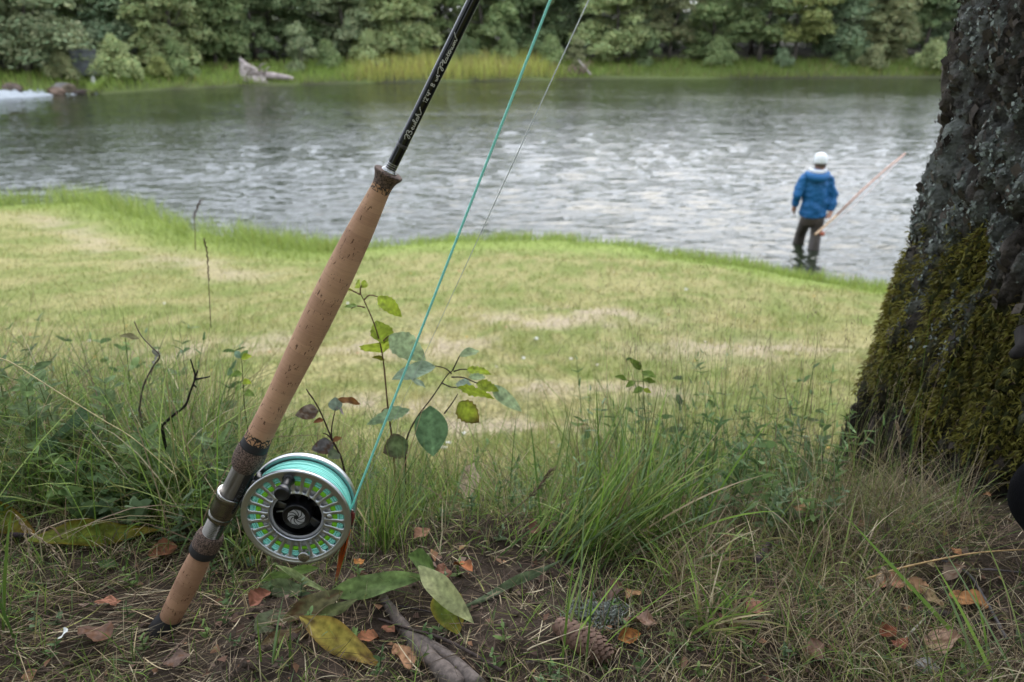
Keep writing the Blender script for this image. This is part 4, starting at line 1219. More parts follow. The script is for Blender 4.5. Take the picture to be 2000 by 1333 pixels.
# maker's name on the foot: upright strokes
CAPS = {'N': [[(0, 0), (0, 1), (.7, 0), (.7, 1)]], 'A': [[(0, 0), (.4, 1), (.8, 0)], [(.15, .35), (.65, .35)]], 'U': [[(0, 1), (0, .15), (.35, 0), (.7, .15), (.7, 1)]], 'T': [[(0, 1), (.8, 1)], [(.4, 1), (.4, 0)]],
        'I': [[(.1, 0), (.1, 1)]], 'L': [[(0, 1), (0, 0), (.6, 0)]], 'S': [[(.65, .9), (.35, 1), (.05, .75), (.6, .3), (.35, 0), (0, .1)]]}
acc = Acc(); u = 0
zs0, zs1 = T(986), T(928); tot = sum({'I': .45}.get(c, 1.05) for c in 'NAUTILUS'); kx = (zs1 - zs0) / tot
for c in 'NAUTILUS':
    for s_ in CAPS[c]:
        p3 = [tuple(Mi @ Vector((R_seat * .98 - q[1] * .0042, -.0107, zs0 + (u + q[0]) * kx))) for q in s_]
        acc.add(*tube(p3, .00022, 6))
    u += {'I': .45}.get(c, 1.05)
acc.build('lettering', MATS['grey_print'], reel)

# ------------------------------------------------------------------ line, leader and fly
a = PY(690, 984, YR - .004); b = PY(1075, 0, YR - .004)
d = b - a; e = a + d * 2.2
pts = [rc + np.array([RR * .93, -.004, -.012]) * 1.0, a + (a - b) * .012, a, a + d * .3, a + d * .7, b, e]
pts = [a + (a - b) * .035] + pts[2:]
tag(link('fly_line', mesh('fly_line', *tube(pts, .00125, 10)), MATS['fly_line']), 'taut turquoise fly line rising from the reel out of the top of the picture', 'fishing line')
mat('nylon', (.75, .78, .78), .15, spec=.8, trans=.35)
a2 = PY(687, 1000, YR - .012); b2 = PY(1150, 0, YR - .012); d2 = b2 - a2
v, q = tube([a2, a2 + d2 * .3, a2 + d2 * .45, a2 + d2 * .6, a2 + d2 * .8, b2, a2 + d2 * 2.0], [.00012, .00016, .00026, .00036, .00048, .00055, .0006], 8)
tag(link('leader', mesh('leader', v, q), MATS['nylon']), 'thin clear leader running beside the turquoise line down to the orange fly', 'fishing line')
fl = empty('fishing_fly', a2)
tag(fl, 'orange and dark red salmon fly hooked beside the lower right rim of the reel', 'fishing fly')
def floc(px, py, dy=0): return PY(px, py, YR - .012 + dy) - a2
mat('red_dubbing', (.14, .018, .012), .8); mat('orange_hair', (.62, .13, .02), .6, transl=.2); mat('hook_black', (.012, .012, .014), .3, metal=.6)
link('head', mesh('head', *tube([floc(687, 999), floc(689, 1004), floc(688, 1012), floc(686, 1024)], [.0010, .0024, .0026, .0014], 10)), MATS['red_dubbing'], fl)
link('eyelet', mesh('eyelet', *tube([floc(684, 998), floc(687, 996), floc(691, 999)], .0008, 6)), MATS['silver_metal'], fl)
link('shank', mesh('shank', *tube([floc(686, 1020), floc(681, 1040), floc(674, 1060), floc(668, 1075)], [.0013, .0012, .0010, .0006], 8)), MATS['hook_black'], fl)
ac = Acc()
for i in range(34):
    s0 = floc(685 - random.uniform(0, 5), 1022 + random.uniform(0, 14)); k = random.random()
    e0 = floc(654 + random.uniform(-1, 5) + k * 10, 1138 - k * 62, random.uniform(-.006, .006)); m0 = (s0 + e0) / 2 + np.array([random.uniform(-.002, .002), random.uniform(-.004, .004), random.uniform(0, .003)])
    ac.add(*tube([s0, m0, e0], [.0005, .0004, .0001], 5))
o = ac.build('hair_wing', MATS['orange_hair'], fl); o['kind'] = 'stuff'
ac = Acc()
for i in range(14):
    s0 = floc(684, 1022 + random.uniform(0, 10)); e0 = floc(667 + random.uniform(-3, 5), 1078 + random.uniform(-14, 14), random.uniform(-.004, .004))
    ac.add(*tube([s0, (s0 + e0) / 2 + np.array([.001, 0, .001]), e0], [.0004, .0004, .0001], 5))
o = ac.build('hair_hackle', MATS['hook_black'], fl); o['kind'] = 'stuff'
# ------------------------------------------------------------------ the angler in the river
PB = PZ(1589, 489, 0); Y0 = float(PB[1])
def pp(px, py, dy=0.0): return PY(px, py, Y0 + dy)
def loft(rings, seg=20):
    """rings of (centre, rx, ry) stacked upward"""
    th = np.linspace(0, 2 * math.pi, seg, endpoint=False)
    rr_ = [(rings[0][0], 1e-4, 1e-4)] + list(rings) + [(rings[-1][0], 1e-4, 1e-4)]
    V = [np.stack([c[0] + a * np.cos(th), c[1] + b * np.sin(th), np.full_like(th, c[2])], -1) for c, a, b in rr_]
    return np.array(V).reshape(-1, 3), grid_faces(len(rr_), seg, True)
def fuse(name, parts, m, parent, vox=.009, sm=4, col=None):
    V = []; Q = []; b = 0
    for v, q in parts: V.append(v); Q.append(q + b); b += len(v)
    o = link(name, mesh(name, np.vstack(V), np.vstack(Q)), m, parent)
    r = o.modifiers.new('remesh', 'REMESH'); r.mode = 'VOXEL'; r.voxel_size = vox; r.use_smooth_shade = True
    s = o.modifiers.new('smooth', 'SMOOTH'); s.iterations = sm; s.factor = .5
    return o
def person():
    org = pp(1590, 426, .1); root = empty('person', org)
    tag(root, 'person in blue hooded jacket, white cap and brown waders wading away in the river', 'person')
    q = lambda px, py, dy=0.0: pp(px, py, dy) - org
    skin = mat('skin', (.42, .22, .16), .6, sss=.1); skin_ = skin
    jm = mat('jacket_blue', (.004, .105, .29), .65, var=(6, .12), bump=(9, .35, .02, 3))
    jd = mat('jacket_navy', (.012, .05, .13), .7)
    wm = mat('wader_brown', (.075, .060, .052), .5, var=(7, .3), bump=(11, .5, .02, 3))
    cw = mat('cap_white', (.74, .75, .77), .7)
    hd = q(1602.5, 317, .12); nk = q(1603, 331, .12); ch = q(1595, 356, .12); wa = q(1593, 392, .12); hp = q(1587, 424, .12)
    ls, rs_ = q(1571, 349, .12), q(1618.5, 350, .12)
    le, re_ = q(1557.5, 379, .1), q(1627, 383, .08)
    lw, rw = q(1552, 403, .16), q(1623, 414, .02)
    lh, rh = q(1550, 413, .2), q(1618, 424, .0)
    lhip, rhip = q(1576, 428, .14), q(1597, 428, .1)
    lk, rk = q(1564, 455, .42), q(1593, 460, .10)
    lf = q(1557, 471, .50); lf = lf + (lf - lk) * np.array([.8, .8, 0]); lf[2] = -.42 - org[2]
    rf = q(1588, 489, 0); rf = rf + np.array([0, 0, 0]); rf[2] = -.36 - org[2]
    # body: one continuous figure
    parts = [loft([(hd + (0, .0, -.115), .045, .055), (hd + (.0, .01, -.08), .062, .078), (hd + (0, 0, -.02), .076, .098), (hd + (0, 0, .04), .078, .10), (hd + (0, 0, .09), .06, .08), (hd + (0, 0, .118), .03, .04)]),
             tube([nk + (-.01, 0, -.10), nk, hd + (0, 0, -.05)], [.07, .058, .058], 14),
             loft([(hp + (0, 0, -.08), .15, .10), (hp, .165, .115), (wa, .15, .10), (ch + (0, 0, -.1), .165, .11), (ch, .185, .11), (ch + (.01, 0, .09), .13, .08)], 24),
             tube([ch + (0, 0, .02), ls, le, lw], [.07, .062, .046, .03], 12), tube([ch + (0, 0, .02), rs_, re_, rw], [.07, .062, .046, .03], 12),
             tube([hp + (-.05, 0, 0), lhip, lk, lf], [.09, .09, .062, .045], 14), tube([hp + (.05, 0, 0), rhip, rk, rf], [.09, .09, .062, .045], 14),
             tube([lf, lf + (0, .10, -.02), lf + (0, .2, -.03)], [.05, .05, .03], 10), tube([rf, rf + (0, .10, -.02), rf + (0, .2, -.03)], [.05, .05, .03], 10)]
    # nose, ears
    fx = np.array([math.sin(.55), math.cos(.55), 0])
    parts.append(tube([hd + fx * .075 + (0, 0, .02), hd + fx * .115 + (0, 0, -.012), hd + fx * .085 + (0, 0, -.025)], [.010, .013, .010], 8))
    for s in (-1, 1):
        e = hd + np.array([fx[1] * s, -fx[0] * s, 0]) * .078
        parts.append(tube([e + (0, -.008, .025), e + np.array([s * .008, -.014, 0]), e + (0, -.006, -.03)], [.010, .012, .008], 8))
    for w, h, s in ((lw, lh, -1), (rw, rh, 1)):
        d = (h - w); d = d / np.linalg.norm(d); sd = np.cross(d, [0, 1, 0]); sd /= np.linalg.norm(sd)
        fw = np.cross(sd, d)
        palm = w + d * .07
        parts.append(tube([w - d * .02, w + d * .03, palm, w + d * .095], [.026, .032, .037, .03], 12))
        for k, (o_, L_) in enumerate(((-.027, .062), (-.010, .074), (.009, .070), (.027, .055))):
            b = w + d * .09 + fw * o_
            if s < 0: f = [b, b + d * L_ * .5 + sd * .006 * s * -1, b + d * L_ + sd * .018 * -s]
            else: f = [b, b + d * L_ * .45 + sd * -.022, b + d * L_ * .2 + sd * -.045]
            parts.append(tube(f, [.0095, .009, .0075], 8))
        b = w + d * .03 + fw * .03
        parts.append(tube([b, b + d * .03 + fw * .022, b + d * .06 + fw * .026 + sd * -.01 * s], [.012, .0105, .009], 8))
    body = fuse('body', parts, skin, root, .0075, 3)
    # waders
    parts = [loft([(hp + (0, 0, -.12), .14, .10), (hp + (0, 0, -.03), .175, .125), (wa + (0, 0, -.02), .165, .115)], 24),
             tube([hp + (-.06, 0, .02), lhip + (0, 0, -.02), (lhip + lk) / 2, lk + (0, -.01, 0), lk + (lf - lk) * .4, lf + (0, 0, .05)], [.10, .105, .09, .082, .088, .072], 16),
             tube([hp + (.06, 0, .02), rhip + (0, 0, -.02), (rhip + rk) / 2, rk, rk + (rf - rk) * .4, rf + (0, 0, .05)], [.10, .105, .09, .08, .088, .072], 16),
             tube([lf + (0, -.07, 0), lf + (0, .08, -.01), lf + (0, .22, -.03)], [.065, .065, .045], 12), tube([rf + (0, -.07, 0), rf + (0, .08, -.01), rf + (0, .22, -.03)], [.065, .065, .045], 12)]
    fuse('waders', parts, wm, root, .012, 3)
    # jacket with folds
    hem = q(1587, 421, .12)
    parts = [loft([(hem + (0, 0, -.02), .195, .150), (hem + (0, 0, .05), .20, .155), (wa + (0, 0, 0), .195, .145), (ch + (0, 0, -.13), .20, .145), (ch + (0, 0, -.02), .205, .14), (ch + (0, 0, .06), .17, .115), (nk + (-.02, 0, -.03), .085, .08), (nk + (-.01, 0, .0), .07, .075)], 28),
             tube([ch + (-.10, 0, .02), ls + (.01, 0, 0), (ls + le) / 2, le, (le + lw) / 2, lw + (0, 0, .01)], [.08, .086, .078, .070, .062, .05], 16),
             tube([ch + (.10, 0, .02), rs_ + (-.01, 0, 0), (rs_ + re_) / 2, re_, (re_ + rw) / 2, rw + (0, 0, .01)], [.08, .086, .078, .070, .062, .05], 16)]
    j = fuse('jacket', parts, jm, root, .010, 3)
    tx = bpy.data.textures.new('folds', 'CLOUDS'); tx.noise_scale = .11
    dm = j.modifiers.new('folds', 'DISPLACE'); dm.texture = tx; dm.strength = .06; dm.mid_level = .5
    # hood lying on the back, pale lining above
    t = np.linspace(0, math.pi, 15)
    hc = q(1600, 343, -.02)
    hood = [tube(np.stack([hc[0] + .155 * np.cos(t), hc[1] + .10 - .11 * np.sin(t), hc[2] + .03 - .075 * np.sin(t)], -1), .034 + .030 * np.sin(t), 12)]
    fuse('hood', hood, jm, root, .009, 3)
    lc = q(1601, 335, .02)
    fuse('collar', [tube(np.stack([lc[0] + .115 * np.cos(t), lc[1] + .09 - .08 * np.sin(t), lc[2] + .02 - .035 * np.sin(t)], -1), .022 + .012 * np.sin(t), 12)], cw, root, .008, 2)
    # cap
    V, Q = lathe([(.101, -.02), (.106, .0), (.104, .035), (.094, .075), (.070, .108), (.035, .125), (.0002, .130)], 28)
    V = V * np.array([.93, 1.08, 1]) + hd + (0, 0, .012)
    cap = link('cap', mesh('cap', V, Q), cw, root)
    vis = []; a = np.linspace(-1.0, 1.0, 13)
    for rr_ in (.09, .14, .165):
        vis.append([hd + np.array([math.sin(.55 + x) * rr_, math.cos(.55 + x) * rr_ * 1.05, .0 - (rr_ - .09) * .35]) for x in a])
    link('cap_brim', mesh('cap_brim', np.array(vis).reshape(-1, 3), grid_faces(3, 13)), cw, root)
    hm = mat('hair_brown', (.07, .045, .03), .8)
    V, Q = lathe([(.083, -.065), (.088, -.03), (.086, .0)], 24); V = V * np.array([.93, 1.1, 1]) + hd + (0, -.012, 0); link('hair', mesh('hair', V, Q), hm, root)
    # the rod he carries
    b = pp(1592, 459, -.28); hnd = pp(1621, 424, -.0); tip = pp(1768, 300, .9)
    r = empty('carried_fishing_rod', b)
    tag(r, 'long pale fishing rod with cork handle held by the wading person in blue', 'fishing rod')
    g = lambda u: (b + (tip - b) * u) - b
    pole = mat('pole_wood', (.46, .26, .19), .5)
    hdl = mat('pole_cork', (.62, .42, .26), .7)
    link('blank', mesh('blank', *tube([g(.2), g(.5) + (0, 0, .035), g(.8) + (0, 0, .03), g(1.0)], [.017, .016, .014, .011], 10)), pole, r)
    link('handle', mesh('handle', *tube([g(0), g(.02), g(.1), g(.22), g(.27)], [.017, .019, .016, .019, .013], 12)), hdl, r)
    link('fishing_line', mesh('fishing_line', *tube([g(.03) + (.05, 0, -.05), g(.3) + (.045, 0, -.05), g(.6) + (.04, 0, -.045), g(1.0) + (.0, 0, -.01)], .005, 6)), mat('pole_line', (.62, .50, .46), .5), r)
    V, Q = lathe([(.0002, -.02), (.035, -.02), (.035, .02), (.0002, .02)], 18); V = V @ np.array(Matrix.Rotation(1.4, 3, 'X')).T + g(.05) + (.04, 0, -.05)
    link('reel', mesh('reel', V, Q), mat('pole_reel', (.45, .12, .06), .4), r)
person()

# ------------------------------------------------------------------ leaves and plants near the lens
def leaf_mesh(L_=1.0, W=.45, fold=.25, droop=.4, wave=.05, serr=0.0, asym=0.0, n=14, pos=.42, twist=0.0, seed=0, curl=0.0):
    """leaf from the origin along +Y, blade up +Z; unit coordinates"""
    r = np.random.default_rng(seed)
    t = np.linspace(0, 1, n)
    w = W / 2 * np.where(t < pos, np.sin(t / pos * math.pi / 2) ** .8, np.cos((t - pos) / (1 - pos) * math.pi / 2) ** .85)
    w[0] = .012; w[-1] = .004
    u = np.array([-1, -.66, -.33, 0, .33, .66, 1])
    ang = -droop * t ** 1.2 * 1.6
    ds = L_ / (n - 1)
    cy = np.concatenate([[0], np.cumsum(np.cos(ang[1:]) * ds)]); cz = np.concatenate([[0], np.cumsum(np.sin(ang[1:]) * ds)])
    ph = r.uniform(0, 6)
    V = []
    for i in range(n):
        for k in u:
            e = 1 + (serr * (1 if i % 2 else -1) if abs(k) == 1 else 0)
            x = w[i] * k * e
            z = abs(x) * math.tan(fold) + wave * L_ * math.sin(t[i] * 9 + ph + (1.3 if k > 0 else 0)) * abs(k) ** 2 * (w[i] / (W / 2)) + curl * x * x / max(W, .01)
            a = twist * t[i]
            X, Z = x * math.cos(a) - z * math.sin(a), x * math.sin(a) + z * math.cos(a)
            V.append((X, cy[i] - Z * math.sin(ang[i]) * .6, cz[i] + Z * math.cos(ang[i])))
    V = np.array(V)
    tt = np.repeat(t, 7); uu = np.tile(u, n)
    return V, grid_faces(n, 7), tt, uu
def leaf_obj(name, base, tip, W, colr, roll=0.0, parent=None, face=False, off=(0, 0, 0), edge=None, rib=1.25, spots=0.0, seed=0, m=None, **kw):
    base = np.asarray(base, float); tip = np.asarray(tip, float)
    V, Q, tt, uu = leaf_mesh(1.0, W, seed=seed, **kw)
    end = V[-4]
    d = tip - base; L_ = np.linalg.norm(d); k = L_ / max(np.linalg.norm(end), .3)
    # rotate so that the end direction meets the tip
    ydir = Vector(end).normalized(); dd = Vector(d).normalized()
    q1 = ydir.rotation_difference(Vector((0, 1, 0)))
    up = Vector((0, 0, 1)) if abs(dd.z) < .95 else Vector((0, -1, 0))
    X = dd.cross(up).normalized(); Zv = X.cross(dd)
    if face: roll = roll * .15 if abs(dd.z) > .75 else (min(abs(roll), 1.0) * .8 + .25) * (-1 if X.y > 0 else 1)
    M3 = Matrix((X, dd, Zv)).transposed() @ Matrix.Rotation(roll, 3, 'Y') @ q1.to_matrix()
    V = (V * k) @ np.array(M3).T + base - np.asarray(off)
    c = np.array(colr, float)[None] * np.ones((len(V), 1))
    c *= (1 + (rib - 1) * np.exp(-(uu / .12) ** 2))[:, None]
    veins = 1 + .10 * np.sin(tt * 46 - np.abs(uu) * 9)
    c *= veins[:, None]
    if edge is not None:
        k_ = np.clip(sstep(.55, 1, np.maximum(np.abs(uu) * .95, tt)) + 0, 0, 1)[:, None]
        c = c * (1 - k_) + np.array(edge) * k_
    if spots:
        s_ = (fbm(tt * 7 + seed, uu * 2.5, seed=seed) > .60 - spots * .2)[:, None] * .75
        c = c * (1 - s_) + np.array([.10, .045, .02]) * s_
    return link(name, mesh(name, V, Q, True, c), m or MATS['leaf'], parent)

def plant(name, label, cat, stems, leaves, scol=(.10, .055, .035), sr=.0016, group=None):
    """stems: list of [(px,py,y)...]; leaves: (base, tip, W, col, roll, kw)"""
    o0 = PY(*stems[0][0]); g = height(o0[0], o0[1]); org = np.array([o0[0], o0[1], float(g)])
    r = empty(name, org); tag(r, label, cat, group)
    for i, s in enumerate(stems):
        p = smooth_prof([PY(*a) for a in s], 5) - org
        if i == 0: p = np.vstack([[0, 0, -.01], p])
        rr_ = np.linspace(sr * (1 if i == 0 else .7), sr * .4, len(p)) * (1 + .12 * np.sin(np.arange(len(p)) * 1.9))
        ac = Acc(); ac.add(*tube(p, rr_, 7), scol); ac.build('stem' if i == 0 else 'twig', MATS['wood_twig'], r)
    for i, (b, t, W, c, roll, kw) in enumerate(leaves):
        B, T_ = PY(*b), PY(*t)
        # a short stalk comes with the leaf mesh; keep its base on the stem
        leaf_obj('leaf', B - org, T_ - org, W, c, roll, r, face=True, seed=i + len(leaves) * 7, **kw)
    return r
K = dict
Yg = (.36, .44, .04); Mg = (.19, .28, .06); Gl = (.35, .44, .24); Dk = (.09, .15, .06); Pu = (.20, .16, .13)
plant('sapling', 'tall young sapling with reddish stem and drooping leaves left of the turquoise line', 'sapling',
  [[(772, 930, 1.12), (766, 860, 1.11), (757, 790, 1.10), (748, 700, 1.10), (735, 645, 1.10), (717, 600, 1.10), (704, 574, 1.10)],
   [(704, 576, 1.1), (690, 569, 1.1), (674, 563, 1.1)], [(711, 586, 1.1), (722, 577, 1.1), (738, 580, 1.1)], [(713, 601, 1.1), (698, 598, 1.1), (686, 603, 1.1)], [(704, 574, 1.1), (704, 564, 1.1), (706, 558, 1.1)], [(749, 667, 1.1), (755, 660, 1.1), (760, 656, 1.1)]],
  [((738, 580, 1.1), (785, 620, 1.07), .42, Yg, .5, K(droop=.35, fold=.2, serr=.08, wave=.03)),
   ((749, 672, 1.1), (735, 626, 1.12), 1.0, (.28, .35, .04), 1.35, K(droop=.05, serr=.06)),
   ((749, 668, 1.1), (748, 690, 1.12), 2.0, (.28, .34, .04), -1.4, K(droop=.05, serr=.05)),
   ((760, 656, 1.1), (832, 704, 1.07), .55, Gl, -.75, K(droop=.3, fold=.25, serr=.05)),
   ((690, 569, 1.1), (667, 564, 1.1), .35, Yg, .3, K(droop=.2)), ((705, 562, 1.1), (716, 550, 1.12), .5, Yg, -.8, K(droop=.4)),
   ((704, 562, 1.1), (698, 549, 1.12), .6, Yg, .9, K(droop=.3)), ((698, 598, 1.1), (672, 601, 1.08), .3, Mg, .4, K(droop=.3)),
   ((752, 704, 1.1), (726, 698, 1.1), .4, (.2, .2, .02), .3, K(droop=.4)), ((764, 800, 1.1), (744, 806, 1.09), .5, (.12, .05, .03), .3, K(droop=.3))],
  scol=(.16, .085, .055), sr=.0017)
plant('sapling', 'dark-stemmed sapling with big dark oval leaf hanging below, right of the turquoise line', 'sapling',
  [[(792, 935, 1.08), (792, 880, 1.08), (797, 850, 1.08), (815, 815, 1.08), (845, 775, 1.08), (872, 735, 1.08), (884, 724, 1.08)],
   [(884, 724, 1.08), (893, 705, 1.08), (898, 695, 1.08)], [(882, 730, 1.08), (870, 720, 1.08), (850, 715, 1.08)], [(886, 726, 1.08), (900, 722, 1.08), (915, 722, 1.08)], [(882, 737, 1.08), (905, 738, 1.07), (930, 748, 1.06), (958, 758, 1.05)],
   [(868, 808, 1.08), (885, 785, 1.08), (894, 770, 1.08)], [(862, 748, 1.08), (880, 756, 1.07), (895, 757, 1.07)]],
  [((840, 793, 1.06), (846, 892, 1.03), .68, (.11, .19, .09), 1.5, K(droop=.08, fold=.10, rib=1.5)),
   ((897, 696, 1.08), (936, 686, 1.1), .42, Gl, .4, K(droop=.35)),
   ((850, 716, 1.08), (765, 742, 1.05), .38, (.32, .42, .30), .5, K(droop=.3, fold=.3)),
   ((848, 716, 1.08), (842, 713, 1.08), .5, Yg, .5, K(droop=.1)),
   ((912, 722, 1.08), (960, 732, 1.05), .28, Yg, -.5, K(droop=.35, serr=.15)),
   ((915, 738, 1.08), (948, 737, 1.1), .4, Gl, .6, K(droop=.25)),
   ((930, 748, 1.06), (975, 765, 1.04), .42, (.30, .36, .04), -.6, K(droop=.2, serr=.12)),
   ((960, 752, 1.05), (1019, 804, 1.02), .34, Gl, -1.0, K(droop=.25)),
   ((893, 757, 1.07), (966, 780, 1.05), .25, Yg, -.5, K(droop=.3, serr=.18, wave=.05)),
   ((890, 752, 1.07), (930, 762, 1.1), .45, (.36, .44, .36), .7, K(droop=.2)),
   ((896, 786, 1.07), (936, 826, 1.05), .75, (.32, .38, .04), -1.2, K(droop=.25, serr=.08, edge=(.12, .07, .02))),
   ((800, 800, 1.07), (716, 830, 1.04), .30, (.26, .36, .2), .6, K(droop=.35, serr=.1)),
   ((830, 758, 1.08), (795, 738, 1.06), .35, (.30, .38, .26), .5, K(droop=.3)),
   ((796, 862, 1.07), (748, 885, 1.05), .95, (.12, .16, .07), 1.1, K(droop=.15, serr=.05, edge=(.1, .07, .05)))],
  scol=(.045, .03, .028), sr=.0017)
plant('sapling', 'small upright seedling with pale crown leaves left of the cork grip', 'sapling',
  [[(477, 790, 1.15), (475, 750, 1.15), (473, 715, 1.15), (471, 700, 1.15)]],
  [((471, 700, 1.15), (459, 686, 1.16), .6, (.22, .33, .22), .5, K(droop=.3)), ((471, 700, 1.15), (492, 697, 1.15), .7, Yg, -.4, K(droop=.4)), ((471, 701, 1.15), (484, 684, 1.16), .6, (.2, .3, .1), -.6, K(droop=.2)),
   ((473, 730, 1.15), (450, 735, 1.14), .6, Mg, .6, K(droop=.4)), ((474, 745, 1.15), (492, 750, 1.14), .5, Yg, -.6, K(droop=.4)), ((474, 748, 1.15), (460, 772, 1.14), .5, Mg, .6, K(droop=.4)), ((475, 765, 1.15), (498, 775, 1.14), .5, Mg, .3, K(droop=.3))],
  scol=(.12, .12, .05), sr=.001)
plant('dead_sprout', 'forked brown sprout with withered purple leaves above the reel', 'sapling',
  [[(678, 950, 1.0), (668, 900, 1.0), (652, 865, 1.0), (640, 838, 1.0), (626, 805, 1.0), (612, 780, 1.0), (600, 763, 1.0)],
   [(648, 858, 1.0), (648, 835, 1.0), (655, 800, 1.0)], [(612, 780, 1.0), (603, 768, 1.0), (598, 760, 1.0)], [(650, 862, 1.0), (640, 850, 1.0), (630, 846, 1.0)]],
  [((622, 802, 1.0), (576, 812, .98), .62, Pu, .9, K(droop=.2, wave=.08, spots=.3)), ((655, 803, 1.0), (655, 776, 1.01), 1.0, (.20, .25, .19), .9, K(droop=.2, wave=.08)),
   ((660, 780, 1.0), (704, 790, 1.0), .35, (.20, .09, .03), -.5, K(droop=.4, wave=.1)), ((632, 820, 1.0), (612, 826, .99), .5, (.22, .08, .03), .4, K(droop=.3)),
   ((652, 868, 1.0), (608, 878, .98), .7, (.13, .12, .12), 1.0, K(droop=.2, wave=.08, spots=.3)), ((662, 885, 1.0), (640, 895, .98), .8, (.13, .16, .09), -.6, K(droop=.3)), ((655, 795, 1.0), (672, 812, 1.0), .6, (.26, .22, .22), -.6, K(droop=.3)),
   ((648, 862, 1.0), (668, 855, 1.0), .5, (.22, .10, .04), -.6, K(droop=.3))],
  scol=(.055, .032, .028), sr=.0017)
plant('dead_twig', 'black forked dead twig sticking up left of the cork grip', 'twig',
  [[(316, 832, 1.02), (338, 812, 1.02), (362, 792, 1.02), (372, 765, 1.02), (381, 738, 1.02), (376, 715, 1.02), (372, 702, 1.02)],
   [(381, 741, 1.02), (396, 739, 1.02), (410, 736, 1.02)], [(380, 738, 1.02), (384, 730, 1.02), (386, 724, 1.02)], [(378, 752, 1.02), (384, 757, 1.02)]], [], scol=(.018, .015, .015), sr=.0022)
plant('dead_twig', 'grey fuzzy bent dead stalk among the weeds at left', 'twig',
  [[(272, 800, 1.08), (280, 755, 1.08), (298, 718, 1.08), (312, 696, 1.08), (296, 678, 1.08), (275, 655, 1.08), (262, 628, 1.08)]],
  [((300, 712, 1.08), (316, 690, 1.08), .5, (.28, .27, .24), .5, K(droop=.3, wave=.1)), ((272, 662, 1.08), (232, 656, 1.07), .35, (.22, .20, .10), .5, K(droop=.4)), ((312, 696, 1.08), (296, 684, 1.08), .6, (.25, .25, .2), .5, K(droop=.1, wave=.1))], scol=(.13, .10, .085), sr=.0016)
plant('seedling', 'leafy light green seedling top right of centre above the grass clump', 'sapling',
  [[(1262, 830, 1.12), (1258, 790, 1.12), (1257, 750, 1.12), (1254, 722, 1.12), (1250, 705, 1.12)], [(1257, 745, 1.12), (1240, 745, 1.12), (1215, 742, 1.12)]],
  [((1252, 722, 1.12), (1228, 702, 1.12), .5, (.13, .19, .03), .6, K(droop=.3)), ((1252, 722, 1.12), (1234, 712, 1.12), .6, (.12, .17, .03), -.6, K(droop=.3)), ((1253, 728, 1.12), (1282, 737, 1.11), .5, Mg, -.5, K(droop=.4)), ((1254, 742, 1.12), (1282, 748, 1.11), .4, (.13, .19, .03), -.5, K(droop=.3)),
   ((1240, 745, 1.12), (1222, 757, 1.11), .5, Mg, .6, K(droop=.3)), ((1225, 742, 1.12), (1200, 736, 1.12), .45, (.12, .18, .03), .4, K(droop=.3)), ((1256, 760, 1.12), (1272, 768, 1.11), .5, Yg, .6, K(droop=.3)), ((1256, 758, 1.12), (1236, 768, 1.11), .5, Mg, .6, K(droop=.3))],
  scol=(.10, .13, .04), sr=.0009)
# leafy herbs with narrow leaves in opposite pairs (right of centre) and the weeds at left
def herb(px, py, y, hpx, lean, label, ll=.022, n=11, W=.24, c=Mg, group=None, name='leafy_herb', pair=True, scol=(.12, .14, .05), curve=.0):
    b = PY(px, py, y); z = float(height(b[0], b[1])); b = np.array([b[0], b[1], z - .005])
    d = proj(b)[2]; H = hpx * d / F
    r = empty(name, b); tag(r, label, 'plant', group)
    t = np.linspace(0, 1, 10)
    ax = np.stack([lean[0] * H * t ** 1.4, lean[1] * H * t ** 1.4, H * t * (1 - .18 * abs(lean[0]) * t)], -1)
    ac = Acc(); ac.add(*tube(ax, np.linspace(.0013, .0006, 10), 6), scol); ac.build('stem', MATS['wood_twig'], r)
    a0 = random.uniform(0, 6)
    for i in range(n):
        f = .18 + .82 * i / (n - 1); p = np.array([np.interp(f, t, ax[:, k]) for k in range(3)])
        for s in ((0, math.pi) if pair else (0,)):
            a = a0 + i * (1.57 if pair else 2.4) + s + random.uniform(-.3, .3)
            L_ = ll * random.uniform(.7, 1.2) * (1.15 - .5 * abs(f - .55)); el = random.uniform(.2, .9) - .3 * (1 - f)
            tip = p + L_ * np.array([math.cos(a) * math.cos(el), math.sin(a) * math.cos(el), math.sin(el)])
            j = random.uniform(.7, 1.3)
            leaf_obj('leaf', p, tip, W * random.uniform(.8, 1.2), np.array(c) * j, random.uniform(-.5, .5), r, seed=i, n=7, droop=.25)
    return r
HB = [(1330, 1000, 1.02, 190, (-.1, 0), 'bedstraw-like herb with narrow dark leaves, left one of the clump right of centre'), (1378, 1010, 1.02, 215, (.05, .1), 'tallest dark narrow-leaved herb in the clump right of centre'),
      (1420, 990, 1.06, 170, (.2, 0), 'dark narrow-leaved herb at the right side of the clump right of centre'), (1290, 985, 1.05, 150, (-.25, 0), 'narrow-leaved herb leaning left behind the long grass clump'),
      (1350, 960, 1.1, 160, (0, .1), 'narrow-leaved herb standing behind the clump right of centre')]
for a in HB: herb(*a, ll=.030, n=12, W=.20, c=(.09, .16, .05), group='narrow-leaved herbs right of centre')
HB2 = [(60, 900, 1.0, 210, (.1, 0), 'broad-leaved weed standing nearest the left edge'), (130, 880, 1.05, 215, (-.1, 0), 'tall broad-leaved weed with blue-green top at left'), (205, 870, 1.06, 190, (.1, 0), 'leafy weed in front of the bent dead stalk'),
       (20, 860, 1.1, 200, (.05, 0), 'leafy weed cut by the left edge above the long straw'), (255, 905, 1.0, 130, (.2, 0), 'low leafy weed left of the black forked twig'), (420, 900, 1.02, 120, (.1, 0), 'low leafy weed just left of the cork grip'), (350, 930, 1.0, 100, (-.1, 0), 'low leafy weed below the black forked twig')]
